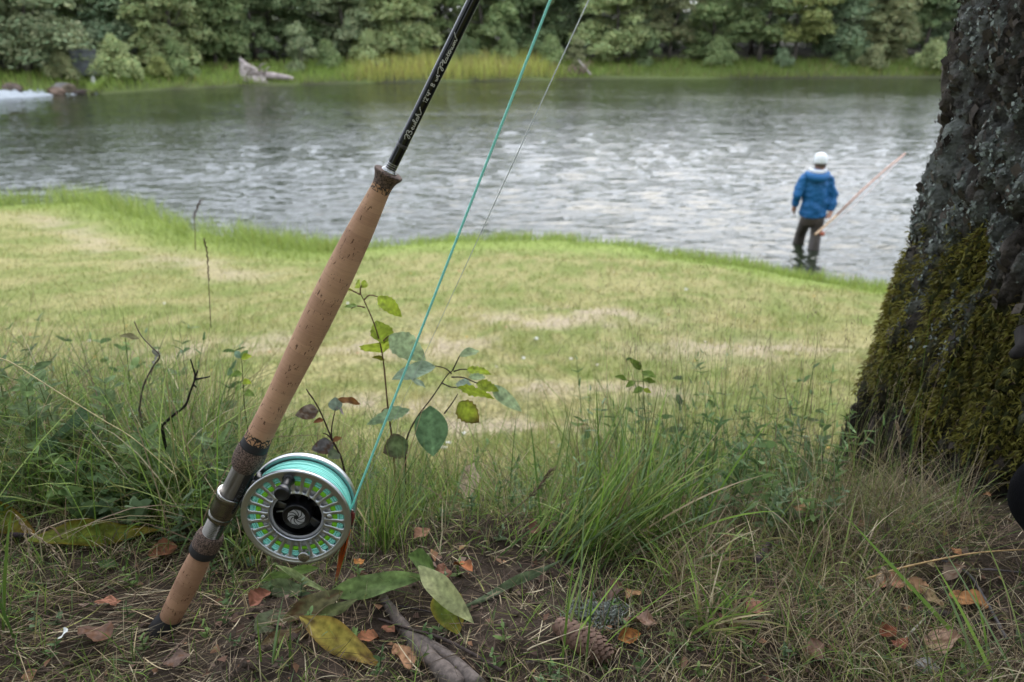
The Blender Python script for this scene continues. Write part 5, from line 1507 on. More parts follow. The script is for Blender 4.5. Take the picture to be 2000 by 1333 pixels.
for a in HB2: herb(a[0], a[1], a[2], a[3] * 1.25, *a[4:], ll=.036, n=10, W=.48, c=(.15, .22, .085), group='broad-leaved weeds at left', pair=True)
HB3 = [(1085, 1080, .93, 40, (.3, 0), 'small four-leaved herb on the mound edge, centre'), (540, 1150, .84, 35, (0, 0), 'tiny herb beneath the reel'), (1270, 1260, .78, 30, (0, 0), 'small herb beside the pine cone'), (250, 1080, .88, 55, (0, 0), 'small feathery herb above the long yellow-green leaf'),
       (405, 1130, .84, 60, (.3, 0), 'thin herb growing beside the butt grip'), (700, 1030, .93, 60, (0, 0), 'feathery herb right of the fly'), (970, 920, 1.0, 80, (.1, 0), 'fine-leaved herb at the mound, centre right of the pale dry leaf'), (1050, 900, 1.05, 90, (-.1, 0), 'fine-leaved herb behind the mound')]
for a in HB3: herb(*a, ll=.009, n=7, W=.28, c=(.09, .16, .06), name='small_herb', group='small herbs near the ground')

# broad leaves lying on the ground and other named leaves ---------------------
def gp(px, py, dz=.0):
    q = G(px, py); q = q.copy(); q[2] += dz; return q
def gleaf(name, label, b, t, W, c, roll=0.0, dzb=.006, dzt=.012, cat='leaf', group=None, m=None, **kw):
    B, T_ = gp(b[0], b[1], dzb), gp(t[0], t[1], dzt)
    if B[1] > 1.12: B = PY(b[0], b[1], 1.02)
    T_ = PY(t[0], t[1], B[1] + min(max(T_[1] - dzt * .5 - B[1], -.10), .10))
    o = leaf_obj(name, (0, 0, 0), T_ - B, W, c, roll, None, face=True, m=m, **kw); o.location = B
    tag(o, label, cat, group); return o
LEAVES = [
  ('green_leaf', 'broad green leaf folded along its rib, right of the reel foot, above the stick', (640, 1180), (832, 1126), .24, (.20, .29, .10), .5, K(fold=.5, droop=.12, dzb=.012, dzt=.045, edge=None, seed=3)),
  ('green_leaf', 'tip of broad green leaf bent behind the folded one', (800, 1138), (848, 1112), .75, (.12, .19, .05), -.2, K(fold=.3, droop=.1, dzb=.04, dzt=.05, seed=4)),
  ('yellow_leaf', 'long yellow leaf with brown spots lying left of the stick', (588, 1226), (742, 1302), .30, (.42, .34, .07), .15, K(fold=.2, droop=.06, dzb=.016, dzt=.012, spots=.12, edge=(.34, .22, .05), seed=5)),
  ('yellow_green_leaf', 'folded yellow-green leaf with pale edge right of the stick', (820, 1158), (925, 1218), .26, (.40, .42, .20), -.3, K(fold=.4, droop=.1, dzb=.04, dzt=.03, seed=6)),
  ('yellow_green_leaf', 'drooping green underside of the folded leaf right of the stick', (862, 1186), (896, 1240), .62, (.19, .25, .04), .1, K(fold=.1, droop=.2, dzb=.03, dzt=.008, edge=(.34, .28, .04), seed=7)),
  ('green_leaf', 'green leaf curled double below the reel, left piece', (600, 1168), (500, 1148), .30, (.16, .21, .10), .5, K(fold=.4, droop=.15, dzb=.01, dzt=.03, seed=8)),
  ('green_leaf', 'green leaf curled double below the reel, upper piece', (625, 1148), (508, 1136), .20, (.14, .22, .05), -.3, K(fold=.2, droop=.15, dzb=.03, dzt=.035, seed=9)),
  ('green_leaf', 'pale leaf edge crossing below the reel', (545, 1148), (650, 1164), .10, (.28, .34, .14), -.3, K(fold=.2, droop=.1, dzb=.035, dzt=.02, seed=10)),
  ('withered_leaf', 'brownish-green withered leaf pointing to the yellow one', (672, 1182), (545, 1218), .34, (.135, .125, .055), .3, K(fold=.2, droop=.12, dzb=.02, dzt=.01, spots=.1, seed=11)),
  ('withered_leaf', 'olive withered leaf lying under the brownish-green one', (700, 1190), (600, 1222), .22, (.12, .14, .05), .1, K(fold=.2, droop=.12, dzb=.015, dzt=.006, seed=12)),
  ('withered_leaf', 'round dull green leaf at the left of the withered pair', (500, 1246), (555, 1190), .55, (.12, .145, .07), -.2, K(fold=.1, droop=.05, spots=.15, seed=13)),
  ('withered_leaf', 'tan withered leaf left of the yellow leaf', (510, 1268), (590, 1228), .30, (.20, .15, .07), .2, K(fold=.2, droop=.05, spots=.2, seed=14)),
  ('yellow_green_leaf', 'long yellow-green leaf lying flat at left, tip towards the rod', (60, 1078), (310, 1036), .22, (.21, .24, .03), .35, K(fold=.15, droop=.08, dzb=.02, dzt=.03, edge=(.24, .17, .02), seed=15)),
  ('yellow_green_leaf', 'yellow-green leaf cut by the left edge', (-60, 1010), (70, 1042), .30, (.24, .26, .03), .3, K(fold=.15, droop=.1, dzb=.02, dzt=.02, edge=(.25, .14, .02), seed=16)),
  ('green_leaf', 'pale green leaf standing between reel seat and reel', (430, 1060), (505, 950), .38, (.22, .30, .12), .4, K(fold=.15, droop=.1, dzb=.01, dzt=.07, seed=17)),
  ('green_leaf', 'dark green leaf behind the locking ring', (430, 1042), (530, 1030), .30, (.07, .12, .03), .2, K(fold=.2, droop=.15, dzb=.02, dzt=.02, seed=18)),
  ('green_leaf', 'small oval green leaf on the ground left of the butt grip', (192, 1108), (234, 1104), .55, (.13, .20, .08), .0, K(fold=.1, droop=.05, seed=19)),
  ('green_leaf', 'blue-green round leaf below the reel at left', (502, 1106), (476, 1094), .8, (.16, .25, .15), .2, K(fold=.1, droop=.1, dzt=.015, seed=20)),
  ('green_leaf', 'broad shaded green leaf low among the weeds at left', (120, 835), (128, 880), .7, (.09, .15, .08), .4, K(fold=.1, droop=.1, dzb=.08, dzt=.06, seed=21)),
  ('green_leaf', 'long pale green leaf arching left of the reel seat', (228, 885), (335, 862), .28, (.16, .24, .08), .3, K(fold=.25, droop=.3, dzb=.05, dzt=.06, seed=22)),
  ('green_leaf', 'drooping leaf beneath the long pale one at left', (290, 880), (300, 950), .38, (.15, .21, .07), .2, K(fold=.1, droop=.2, dzb=.05, dzt=.03, seed=23)),
  ('dry_leaf', 'pale bleached dry leaf standing in the grass behind the mound', (905, 975), (925, 905), .30, (.36, .28, .19), .3, K(fold=.3, droop=.1, dzb=.0, dzt=.06, seed=24)),
  ('yellow_leaf', 'upright yellow-edged leaf standing on the mound', (898, 992), (888, 950), .7, (.30, .32, .06), .3, K(fold=.2, droop=.1, dzb=.0, dzt=.04, edge=(.45, .25, .04), seed=25)),
  ('grass_leaf', 'broad grey-green grass leaf arching over the soil right of the stick', (905, 1200), (1100, 1092), .075, (.13, .17, .09), .3, K(fold=.4, droop=-.12, dzb=.01, dzt=.05, seed=26)),
]
for nm, lb, b, t, W, c, roll, kw in LEAVES: gleaf(nm, lb, b, t, W, c, roll, **kw)
BROWN = [
  (905, 1130, 40, (.42, .15, .06), 'bright orange-brown birch leaf on the soil above the folded leaf'), (866, 1136, 34, (.26, .12, .08), 'reddish leaf touching the bright orange-brown one'), (703, 1117, 24, (.42, .18, .05), 'small orange leaf right of the fly hair'),
  (655, 1084, 34, (.44, .17, .07), 'orange-brown leaf half under the reel rim'), (787, 1304, 52, (.36, .20, .11), 'tan leaf left of the stick at the bottom edge'), (512, 1192, 34, (.34, .14, .09), 'pinkish-brown leaf tip left of the withered leaves'),
  (720, 1272, 36, (.33, .13, .06), 'rust leaf at the tip of the yellow leaf'), (760, 1250, 30, (.17, .07, .04), 'dark red-brown leaf between yellow leaf and stick'), (215, 1196, 36, (.38, .17, .11), 'salmon brown leaf left of the butt'), (190, 1258, 56, (.12, .07, .05), 'dark curled leaf beside the white petal'),
  (322, 1095, 44, (.22, .09, .045), 'rust brown leaf left of the cork butt grip'), (232, 960, 24, (.45, .20, .10), 'orange leaf in the grass at left'), (826, 1062, 28, (.30, .16, .10), 'tan leaf on the slope below the mound'), (1050, 1052, 42, (.18, .09, .055), 'brown leaf leaning on the mound straw'),
  (905, 985, 26, (.24, .10, .05), 'dark orange leaf on top of the mound'), (930, 995, 30, (.08, .055, .05), 'blackish curled leaf at the mound'), (1238, 1184, 30, (.42, .24, .12), 'light tan leaf above the pine cone'), (1195, 1172, 40, (.19, .12, .095), 'grey-brown leaf beside the lichen tuft'),
  (1250, 1235, 54, (.24, .15, .11), 'folded grey-brown leaf right of the lichen tuft'), (1228, 1265, 36, (.42, .17, .05), 'orange crumpled leaf at the end of the pine cone'), (1425, 1238, 40, (.22, .11, .075), 'brown leaf beneath the dry grass tuft'), (1300, 1140, 36, (.20, .13, .10), 'brown leaf under the arching grass right of centre'),
  (1785, 1168, 44, (.42, .24, .13), 'crinkled tan leaf in front of the trunk foot'), (1735, 1160, 40, (.40, .20, .12), 'tan leaf left of the crinkled one'), (1885, 1195, 56, (.34, .16, .06), 'large orange-rimmed leaf right of the crossing twigs'), (1812, 1185, 44, (.36, .26, .14), 'pale olive-tan leaf between the two tan leaves'),
  (1730, 1255, 34, (.30, .10, .05), 'rust curled strip at the lower right'), (1756, 1280, 30, (.24, .08, .05), 'red-brown curled strip at the lower right'), (1833, 1275, 60, (.36, .23, .16), 'large pale brown leaf near the bottom right'), (1862, 1097, 24, (.46, .22, .10), 'small orange leaf under the long dry stalk'),
  (1800, 1118, 40, (.38, .30, .16), 'straw-coloured leaf below the long dry stalk'), (1862, 1140, 46, (.24, .17, .12), 'grey tan leaf against the dark soil by the trunk'), (1562, 1010, 34, (.46, .26, .14), 'pale orange leaf in the shade of the right-hand grasses'), (1925, 985, 14, (.50, .22, .10), 'tiny orange leaf beside the bag'),
  (1470, 1205, 40, (.38, .18, .12), 'pinkish leaf at the left of the lower right litter'), (1140, 838, 22, (.42, .24, .04), 'yellow-brown leaf on the slope behind the mound'), (1590, 1290, 40, (.22, .13, .09), 'dull brown leaf at the bottom edge right of the pine cone'), (350, 1310, 44, (.20, .13, .10), 'dull brown leaf at the bottom edge left of the yellow leaf'),
]
for i, (px, py, s, c, lb) in enumerate(BROWN):
    b = gp(px, py); d = proj(b)[2]; L_ = s * d / F * 1.28
    a = random.uniform(0, 6.28); tip = np.array([math.cos(a) * L_, math.sin(a) * L_, random.uniform(.0, .35) * L_])
    bb = b - tip * .5 + np.array([0, 0, .016])
    o = leaf_obj('fallen_leaf', (0, 0, 0), tip, random.uniform(.6, .95), np.array(c) * random.uniform(.6, .95), random.uniform(-.6, .6), None, seed=60 + i, m=MATS['dry'], fold=random.uniform(.0, .35), droop=random.uniform(-.3, .35), wave=.10, serr=.06, spots=random.uniform(0, .1), curl=random.uniform(-.5, 1.2))
    o.location = bb; tag(o, lb, 'fallen leaf', 'fallen brown leaves')
# white petal, bark chip
p = gp(124, 1262, .012)
o = leaf_obj('petal', (0, 0, 0), (.012, -.004, .012), .8, (.72, .72, .70), .3, None, m=MATS['dry'], droop=.4, wave=.12); o.location = p; tag(o, 'small white crumpled petal at the lower left', 'petal')
p = gp(1810, 1308, .004); V, Q = box((0, 0, 0), (.026, .016, .007)); V += np.random.default_rng(1).normal(size=V.shape) * .0012
o = link('bark_chip', mesh('bark_chip', V, Q, False, np.tile([.34, .33, .32], (8, 1))), MATS['wood_twig']); o.location = p; o.rotation_euler = (.2, .3, .5); bevel(o, .0015); tag(o, 'pale grey chip of wood at the bottom right', 'wood chip')
# sticks
def stick(label, pts, r0, r1, c, name='stick', cat='stick', lift=.5, knots=True, seg=14, sub=8):
    W_ = [gp(a, b) for a, b in pts]; o = W_[0].copy()
    rr_ = np.linspace(r0, r1, len(W_))
    P_ = np.array([w + np.array([0, 0, r * lift]) for w, r in zip(W_, rr_)]) - o
    p = smooth_prof(P_, sub); n = len(p)
    rad_ = np.interp(np.linspace(0, 1, n), np.linspace(0, 1, len(rr_)), rr_) * (1 + .07 * (np.sin(np.arange(n) * .9) + (fbm(np.arange(n) * .37, np.zeros(n), seed=int(pts[0][0])) - .5) * 2))
    V, Q = tube(p, rad_, seg)
    V = V + ((fbm(V[:, 0] * 120 + 9, V[:, 1] * 120, V[:, 2] * 120, seed=2) - .5) * 2 * r0 * .12)[:, None]
    cc = np.array(c)[None] * (.7 + .6 * fbm(V[:, 0] * 160, V[:, 1] * 160, V[:, 2] * 160, seed=6))[:, None]
    ob = link(name, mesh(name, V, Q, True, cc), MATS['wood_twig']); ob.location = o
    tag(ob, label, cat); return ob
st = stick('thick grey forked stick lying at the bottom centre', [(742, 1164), (762, 1192), (785, 1228), (812, 1262), (845, 1298), (900, 1352)], .0052, .0115, (.145, .118, .105))
W_ = [gp(a, b) for a, b in [(812, 1252), (845, 1270), (885, 1300), (935, 1350)]]
V, Q = tube(smooth_prof([w + np.array([0, 0, .007]) - np.array(st.location) for w in W_], 6), np.linspace(.004, .0085, 19), 12)
link('fork', mesh('fork', V, Q, True, np.tile([.15, .123, .11], (len(V), 1))), MATS['wood_twig'], st)
stick('thin dark twig crossing over the grey stick', [(740, 1222), (800, 1243), (850, 1258), (900, 1282), (980, 1330)], .0016, .0022, (.06, .045, .04), 'twig', 'twig', 6)
stick('short dark stub of branch standing in the grass at lower right', [(1475, 1115), (1500, 1078)], .0048, .0042, (.075, .055, .06), 'stick', 'stick', 3)
stick('dark mossy branch lying across the lower right litter', [(1720, 1208), (1790, 1206), (1850, 1210), (1935, 1238)], .0040, .0055, (.055, .045, .038), 'stick', 'stick', 1)
stick('thin grey bent twig in front of the trunk foot', [(1820, 1095), (1885, 1128), (1925, 1190), (1962, 1262)], .0014, .0020, (.13, .12, .12), 'twig', 'twig', 5)
stick('thin twig running right from the bent one', [(1888, 1124), (1930, 1122), (2010, 1128)], .0012, .0009, (.16, .14, .14), 'twig', 'twig', 7)
stick('short white straw at the lower right', [(1762, 1262), (1802, 1222)], .0010, .0012, (.6, .55, .48), 'straw', 'straw', 8)
stick('thin brown curved root at left under the weeds', [(20, 920), (60, 985), (140, 1010), (240, 1022)], .0018, .0014, (.13, .07, .045), 'twig', 'twig', 6)
stick('dark twig under the long yellow-green leaf', [(20, 1062), (90, 1056), (160, 1030)], .0034, .0012, (.05, .035, .04), 'twig', 'twig', 4)
stick('thin black twig above the right-hand leaf of the stick', [(745, 1185), (830, 1200), (900, 1218)], .0011, .0009, (.05, .04, .04), 'twig', 'twig', 5)
stick('dark twig at the bottom centre near the pine cone', [(1020, 1305), (1120, 1292), (1200, 1302), (1260, 1322)], .0013, .0010, (.07, .055, .05), 'twig', 'twig', 5)
# pine cone ---------------------------------------------------------------
def pine_cone():
    a, b = gp(1082, 1232, .012), gp(1192, 1300, .012)
    L_ = np.linalg.norm(b - a); r = empty('pine_cone', (a + b) / 2); dd = Vector(b - a).normalized()
    r.rotation_mode = 'QUATERNION'; r.rotation_quaternion = dd.to_track_quat('Z', 'Y')
    tag(r, 'brown spruce cone lying on the soil at the bottom, right of the stick', 'pine cone')
    m = mat('cone_scale', (.17, .095, .065), .75, var=(140, .35), bump=(300, .4, .0008))
    n = 130; base = []
    t = np.linspace(0, 1, 5); u = np.linspace(-1, 1, 5)
    w = np.array([.6, .95, 1.0, .75, .18]) * .0052
    V = [(w[i] * k, .0004 + .0022 * math.sin(t[i] * 2.4) - .0009 * k * k, t[i] * .0125) for i in range(5) for k in u]
    me = mesh('scale', np.array(V), grid_faces(5, 5)); me.materials.append(m)
    R_ = L_ * .135
    for i in range(n):
        f = i / (n - 1); z = -L_ / 2 + L_ * .93 * f; rr_ = R_ * math.sin(math.pi * (.14 + .80 * f)) ** .6
        an = i * 2.39996
        o = link('scale', me, None, r); s = .75 + .45 * math.sin(math.pi * f)
        o.matrix_basis = Matrix.Translation((rr_ * math.sin(an) * -1 * -1, -rr_ * math.cos(an) * -1 * -1, z)) @ Matrix.Rotation(an + math.pi, 4, 'Z') @ Matrix.Rotation(-.34, 4, 'X') @ Matrix.Scale(s, 4)
    link('core', mesh('core', *lathe([(.0002, -L_ / 2), (R_ * .45, -L_ * .42), (R_ * .7, 0), (R_ * .4, L_ * .4), (.0002, L_ / 2)], 20)), m, r)
pine_cone()
# lichen tuft on the ground
def lichen_tuft():
    c = gp(1168, 1212, .004); ac = Acc(); rs = np.random.default_rng(9)
    for i in range(420):
        o = np.array([rs.normal() * .014, rs.normal() * .009, rs.random() * .006]); p = [o]
        for k in range(3): p.append(p[-1] + rs.normal(size=3) * .0028 + np.array([0, 0, .0012]))
        ac.add(*tube(p, [.0011, .0009, .0008, .0003], 5), np.array([.24, .26, .23]) * rs.uniform(.6, 1.2))
    o = ac.build('lichen_tuft', MATS['dry']); o.location = c; tag(o, 'grey-green crinkled lichen tuft above the pine cone', 'lichen')
lichen_tuft()
# long stalks and seed heads -----------------------------------------------
def stalk(label, pts, r=.0007, c=(.30, .25, .14), head=0, hc=(.38, .29, .2), name='grass_stalk', hl=.006):
    p = smooth_prof([PY(*a) for a in pts], 7); o = p[0].copy(); n = len(p)
    root = empty(name, o); tag(root, label, 'grass stalk')
    ac = Acc(); ac.add(*tube(p - o, np.linspace(r, r * .45, n), 6), c); ac.build('stem', MATS['dry'], root)
    if head:
        ac = Acc(); k0 = int(n * (1 - head))
        for i in range(k0 * 3, n * 3 - 1):
            f = i / 3; q = p[int(f)] + (p[min(int(f) + 1, n - 1)] - p[int(f)]) * (f % 1) - o
            d = (p[min(int(f) + 1, n - 1)] - p[int(f) - 1]); d /= np.linalg.norm(d)
            sd = np.random.default_rng(i).normal(size=3); sd -= d * (sd @ d); sd /= np.linalg.norm(sd)
            e = q + d * hl + sd * hl * .35
            ac.add(*tube([q, (q + e) / 2 + sd * hl * .12, e], [.0003, .0008, .0002], 5), np.array(hc) * random.uniform(.7, 1.3))
        oo = ac.build('seed_head', MATS['dry'], root); oo['kind'] = 'stuff'
    return root
stalk('long straw-coloured stalk arching in from the right edge over the litter', [(1690, 1132, .80), (1760, 1110, .79), (1850, 1090, .79), (1930, 1078, .79), (2080, 1070, .79)], .0014, (.44, .29, .14))
stalk('long pale straw running diagonally through the weeds at left', [(0, 700, .98), (30, 713, .98), (100, 758, .96), (200, 820, .94), (262, 858, .92), (345, 930, .90)], .0010, (.52, .44, .24))
stalk('seed head leaning left out of the long grass clump', [(1190, 1060, .93), (1160, 1040, .93), (1120, 1005, .92), (1105, 968, .92)], .0006, head=.75)
stalk('thin seed head hanging in the long grass clump', [(1290, 1090, .94), (1270, 1000, .93), (1240, 945, .92), (1226, 938, .92), (1228, 975, .91), (1232, 1015, .91)], .0006, head=.35)
stalk('drooping seed head at the left above the butt grip', [(20, 1090, .84), (30, 1010, .86), (60, 1040, .85), (110, 1080, .84), (158, 1160, .82)], .0006, (.30, .24, .16), head=.62)
stalk('second drooping seed head at the left edge', [(0, 1060, .85), (15, 1000, .86), (40, 1020, .86), (58, 1075, .85), (66, 1122, .84)], .0006, (.30, .24, .16), head=.6)
stalk('dry reddish spiky stalk leaning right of the mound', [(965, 1030, .93), (1000, 1000, .92), (1045, 960, .92), (1078, 920, .92)], .0010, (.16, .11, .08), head=.45, hc=(.16, .11, .08), hl=.010)
stalk('pale drooping grass plume at lower right', [(1690, 1240, .72), (1722, 1180, .74), (1735, 1140, .75), (1728, 1120, .75), (1712, 1150, .74)], .0008, (.40, .30, .18), head=.6, hl=.010)
stalk('curled dry grass spike in front of the trunk', [(1800, 1020, .98), (1845, 1000, .98), (1830, 960, .98), (1826, 945, .98)], .0007, (.30, .24, .17), head=.4)
stalk('brown seed spike standing left of the trunk in front of dark bark', [(1765, 940, 1.0), (1760, 900, 1.0), (1756, 850, 1.0), (1752, 828, 1.0)], .0007, (.30, .22, .16), head=.5)
stalk('tall dark dry stalk rising from the meadow left of the cork grip', [(412, 640, 1.5), (408, 560, 1.5), (405, 500, 1.5), (400, 470, 1.5)], .0008, (.12, .07, .05), head=.6, hc=(.12, .07, .05))
stalk('tall brown stalk standing against the water at left', [(382, 490, 2.2), (381, 450, 2.2), (380, 420, 2.2), (392, 394, 2.2)], .0012, (.14, .08, .05), head=.5, hc=(.12, .07, .05), hl=.012)
stalk('thin straw bent over the soil near the bottom centre', [(1030, 1270, .68), (1045, 1262, .68), (1090, 1245, .69), (1150, 1223, .70)], .0009, (.55, .46, .32))
stalk('reddish dead stem rising from the reel side between grass blades', [(770, 960, .97), (800, 880, .97), (825, 800, .97)], .0008, (.45, .30, .18))
# ------------------------------------------------------------------ foreground grass, straw and litter
GREEN = np.array([[.15, .25, .04], [.24, .36, .07], [.08, .15, .03], [.32, .40, .12], [.18, .26, .11]])
OLIVE = np.array([[.22, .22, .07], [.28, .25, .10], [.17, .18, .06]])
STRAW = np.array([[.48, .38, .23], [.36, .28, .18], [.24, .17, .11], [.58, .49, .33]])
BROWNS = np.array([[.20, .14, .10], [.15, .10, .075], [.26, .18, .12], [.11, .08, .06]])
def pickcol(n, w):
    """w: weights green, olive, straw, brown (n,4)"""
    w = w / w.sum(1, keepdims=True); c = np.cumsum(w, 1); u = rng.random(n)[:, None]
    k = (u > c).sum(1).clip(0, 3); out = np.zeros((n, 3))
    for i, pal in enumerate((GREEN, OLIVE, STRAW, BROWNS)):
        m = k == i; out[m] = pal[rng.integers(0, len(pal), m.sum())]
    return out * rng.uniform(.6, 1.4, (n, 1)), k
def scatter(n, y0, y1, xk=1.05, xo=.25):
    y = y0 * (y1 / y0) ** rng.random(n); x = rng.uniform(-1, 1, n) * (xk * y * .72 + xo)
    z = height(x, y); p = np.stack([x, y, z], -1); a, b, d = proj(p); return p, a, b, d
def ell(a, b, cx, cy, sx, sy): return np.exp(-(((a - cx) / sx) ** 2 + ((b - cy) / sy) ** 2))
def soil(a, b):  # where bare soil shows
    return np.clip(ell(a, b, 820, 1200, 330, 95) + .9 * ell(a, b, 440, 1270, 190, 70) + .8 * ell(a, b, 980, 1130, 130, 60) + .7 * ell(a, b, 1180, 1290, 160, 60) + .9 * ell(a, b, 1930, 1170, 150, 120) + .5 * ell(a, b, 60, 1310, 160, 40) + .6 * ell(a, b, 640, 1310, 200, 50), 0, 1)
def trunkfree(p): return ((p[:, 0] - TX) / .52) ** 2 + ((p[:, 1] - TY) / .46) ** 2 > 1
rodfree = lambda p: ~((np.abs(p[:, 1] - YR) < .012) & (np.abs(p[:, 0] - B0[0]) < .02))

def build(name, label, acc, m='grass_blade'): return tag(acc.build(name, MATS[m]), label, 'grass', kind='stuff')

def foreground():
    # 1. straw and needles lying on the soil
    p, a, b, d = scatter(27000, .45, 1.5)
    p[:, 2] += rng.uniform(0, .010, len(p)) + .001
    k = trunkfree(p); p, a, b = p[k], a[k], b[k]; n = len(p)
    w = np.stack([.03 + 0 * a, .08 + 0 * a, .42 + .25 * (a < 420), .55 + 0 * a], 1); col, _ = pickcol(n, w)
    col = col * rng.uniform(.45, 1.35, (n, 1)); acc = Acc(); az = rng.uniform(0, 6.283, n); az = np.where((a < 350) & (b > 1120), rng.normal(.3, .5, n), az)
    blades(acc, p, rng.uniform(.008, .055, n) * (1 + .7 * (a < 350)), rng.uniform(.0004, .0015, n), math.pi / 2 + rng.normal(0, .10, n), az, rng.normal(0, .45, n), col * .85, 4)
    build('straw_litter', 'dry straw and needles matted on the dark soil', acc, 'dry')
    # 2. crumbs of dead leaf
    p, a, b, d = scatter(5200, .45, 1.4); k = trunkfree(p) & (rng.random(len(p)) < .35 + .5 * (a > 1250) + .3 * soil(a, b)); p = p[k]; n = len(p)
    nm = rng.normal(size=(n, 3)) * .45 + np.array([0, 0, 1]); nm /= np.linalg.norm(nm, axis=1)[:, None]
    u = np.cross(nm, rng.normal(size=(n, 3))); u /= np.linalg.norm(u, axis=1)[:, None]; v = np.cross(nm, u); s = (.0015 + .0075 * rng.random(n) ** 2.6)[:, None]
    p[:, 2] += .003 + s[:, 0] * .4
    V = np.stack([p - u * s, p - v * s * rng.uniform(.4, 1, (n, 1)) + nm * s * .3, p + u * s * rng.uniform(.6, 1.2, (n, 1)), p + v * s * rng.uniform(.4, 1, (n, 1)) + nm * s * .3], 1).reshape(-1, 3)
    pal = np.array([[.22, .12, .08], [.15, .09, .065], [.30, .16, .09], [.11, .075, .06], [.24, .17, .13]])
    c = pal[rng.integers(0, 5, n)] * rng.uniform(.6, 1.2, (n, 1))
    acc = Acc(); acc.add(V, np.arange(4 * n).reshape(-1, 4), np.repeat(c, 4, 0))
    tag(acc.build('leaf_crumbs', MATS['dry'], None, False), 'crumbs of dead brown leaves over the soil', 'leaf litter', kind='stuff')
    # soil clods
    p, a, b, d = scatter(2600, .45, 1.25); k = rng.random(len(p)) < soil(a, b) + .15; p = p[k]
    acc = Acc(); V0, Q0 = lathe([(.0001, -.7), (.8, -.4), (1, .1), (.7, .7), (.0001, .9)], 6)
    for q in p:
        s = random.uniform(.0012, .0045); acc.add(V0 * s * np.random.default_rng(int(abs(q[0]) * 1e6) % 99991).uniform(.7, 1.3, V0.shape) + q + np.array([0, 0, s * .3]), Q0, np.array([.075, .055, .042]) * random.uniform(.6, 1.6))
    tag(acc.build('soil_crumbs', MATS['dry']), 'small crumbs of dark soil', 'soil', kind='stuff')

    # 3. short, mixed turf on the near ground
    p, a, b, d = scatter(44000, .45, 1.35)
    cl = fbm(p[:, 0] * 14, p[:, 1] * 14, seed=91)
    k = trunkfree(p) & (rng.random(len(p)) < sstep(.32, .54, cl) * (1 - .92 * soil(a, b)) * (1 - .45 * sstep(1120, 1250, b)) + .03); p, a, b = p[k], a[k], b[k]; n = len(p)
    right = sstep(1150, 1400, a); w = np.stack([.48 - .25 * right, .2 + 0 * a, .22 + .3 * right, .08 + .15 * right], 1); col, kk = pickcol(n, w)
    acc = Acc(); blades(acc, p, rng.uniform(.015, .055, n), rng.uniform(.0006, .0019, n), rng.uniform(.05, 1.1, n), rng.uniform(0, 6.283, n), rng.uniform(0, 1.3, n), col, 4)
    build('short_grass', 'short thin green grass tufts over the near soil', acc)
    # 4. left weeds: dense grass, ground px < 470
    p, a, b, d = scatter(44000, .86, 1.75); cl = fbm(p[:, 0] * 9, p[:, 1] * 9, seed=92)
    k = (a < 520 + rng.normal(0, 40, len(p))) & (rng.random(len(p)) < .30 + .8 * sstep(.4, .6, cl)) & (rng.random(len(p)) < sstep(.84, 1.05, p[:, 1])); p, a = p[k], a[k]; n = len(p)
    w = np.stack([.62 + 0 * a, .2 + 0 * a, .13 + 0 * a, .05 + 0 * a], 1); col, kk = pickcol(n, w)
    hh = rng.uniform(.05, .25, n) * (.75 + .5 * fbm(p[:, 0] * 4, p[:, 1] * 4, seed=93)) * np.interp(a, [0, 250, 520], [1.15, 1.05, .6]) + (2.46 - p[:, 2]) * rng.uniform(.3, 1.1, n) * np.interp(a, [380, 520], [1, .4]); hh = hh * (.4 + 1.2 * fbm(p[:, 0] * 7, p[:, 1] * 7, seed=98))
    acc = Acc(); blades(acc, p, hh, rng.uniform(.0007, .0028, n), rng.uniform(.05, .9, n), rng.uniform(0, 6.283, n), rng.uniform(.1, 1.4, n), col, 5)
    build('tall_grass', 'dense tangled green grass and weeds at the left', acc)
    # thin wisps, left
    p, a, b, d = scatter(3000, 1.0, 1.8); k = a < 520; p = p[k]; n = len(p)
    w = np.tile([.45, .25, .2, .1], (n, 1)); col, kk = pickcol(n, w)
    acc = Acc(); blades(acc, p, rng.uniform(.12, .26, n) + (2.46 - p[:, 2]) * .9, rng.uniform(.0005, .0011, n), rng.uniform(.0, .55, n), rng.uniform(0, 6.283, n), rng.uniform(.0, .8, n), col, 6)
    build('wispy_grass', 'thin wispy stalks rising over the weeds at the left', acc)
    # 5. centre: medium grass behind the reel and on the crest
    p, a, b, d = scatter(24000, .9, 1.5); cl = fbm(p[:, 0] * 12, p[:, 1] * 12, seed=94)
    k = (a > 400) & (a < 1150) & (rng.random(len(p)) < sstep(.38, .62, cl) * .8 + .12) & (rng.random(len(p)) < sstep(.9, .99, p[:, 1])) & (rng.random(len(p)) < 1 - .6 * ell(a, b, 930, 960, 130, 60)); p, a, b = p[k], a[k], b[k]; n = len(p)
    w = np.tile([.60, .22, .14, .04], (n, 1)); col, kk = pickcol(n, w)
    acc = Acc(); blades(acc, p, rng.uniform(.03, .12, n) + (2.45 - p[:, 2]) * rng.uniform(.2, .9, n), rng.uniform(.0007, .0021, n), rng.uniform(.05, .8, n), rng.uniform(0, 6.283, n), rng.uniform(0, 1.2, n), col, 5)
    build('crest_grass', 'green grass along the crest of the bank behind the reel', acc)
    # 6. right: tall wispy grass 1100..1650
    p, a, b, d = scatter(21000, .9, 1.7); cl = fbm(p[:, 0] * 8, p[:, 1] * 8, seed=95)
    k = (a > 1120) & (a < 1720) & trunkfree(p) & (rng.random(len(p)) < .12 + .7 * sstep(.45, .6, cl)) & ~((a > 1590) & (p[:, 1] < 1.1) & (rng.random(len(p)) < .6)) & (rng.random(len(p)) < sstep(.88, 1.02, p[:, 1])); p, a, b = p[k], a[k], b[k]; n = len(p)
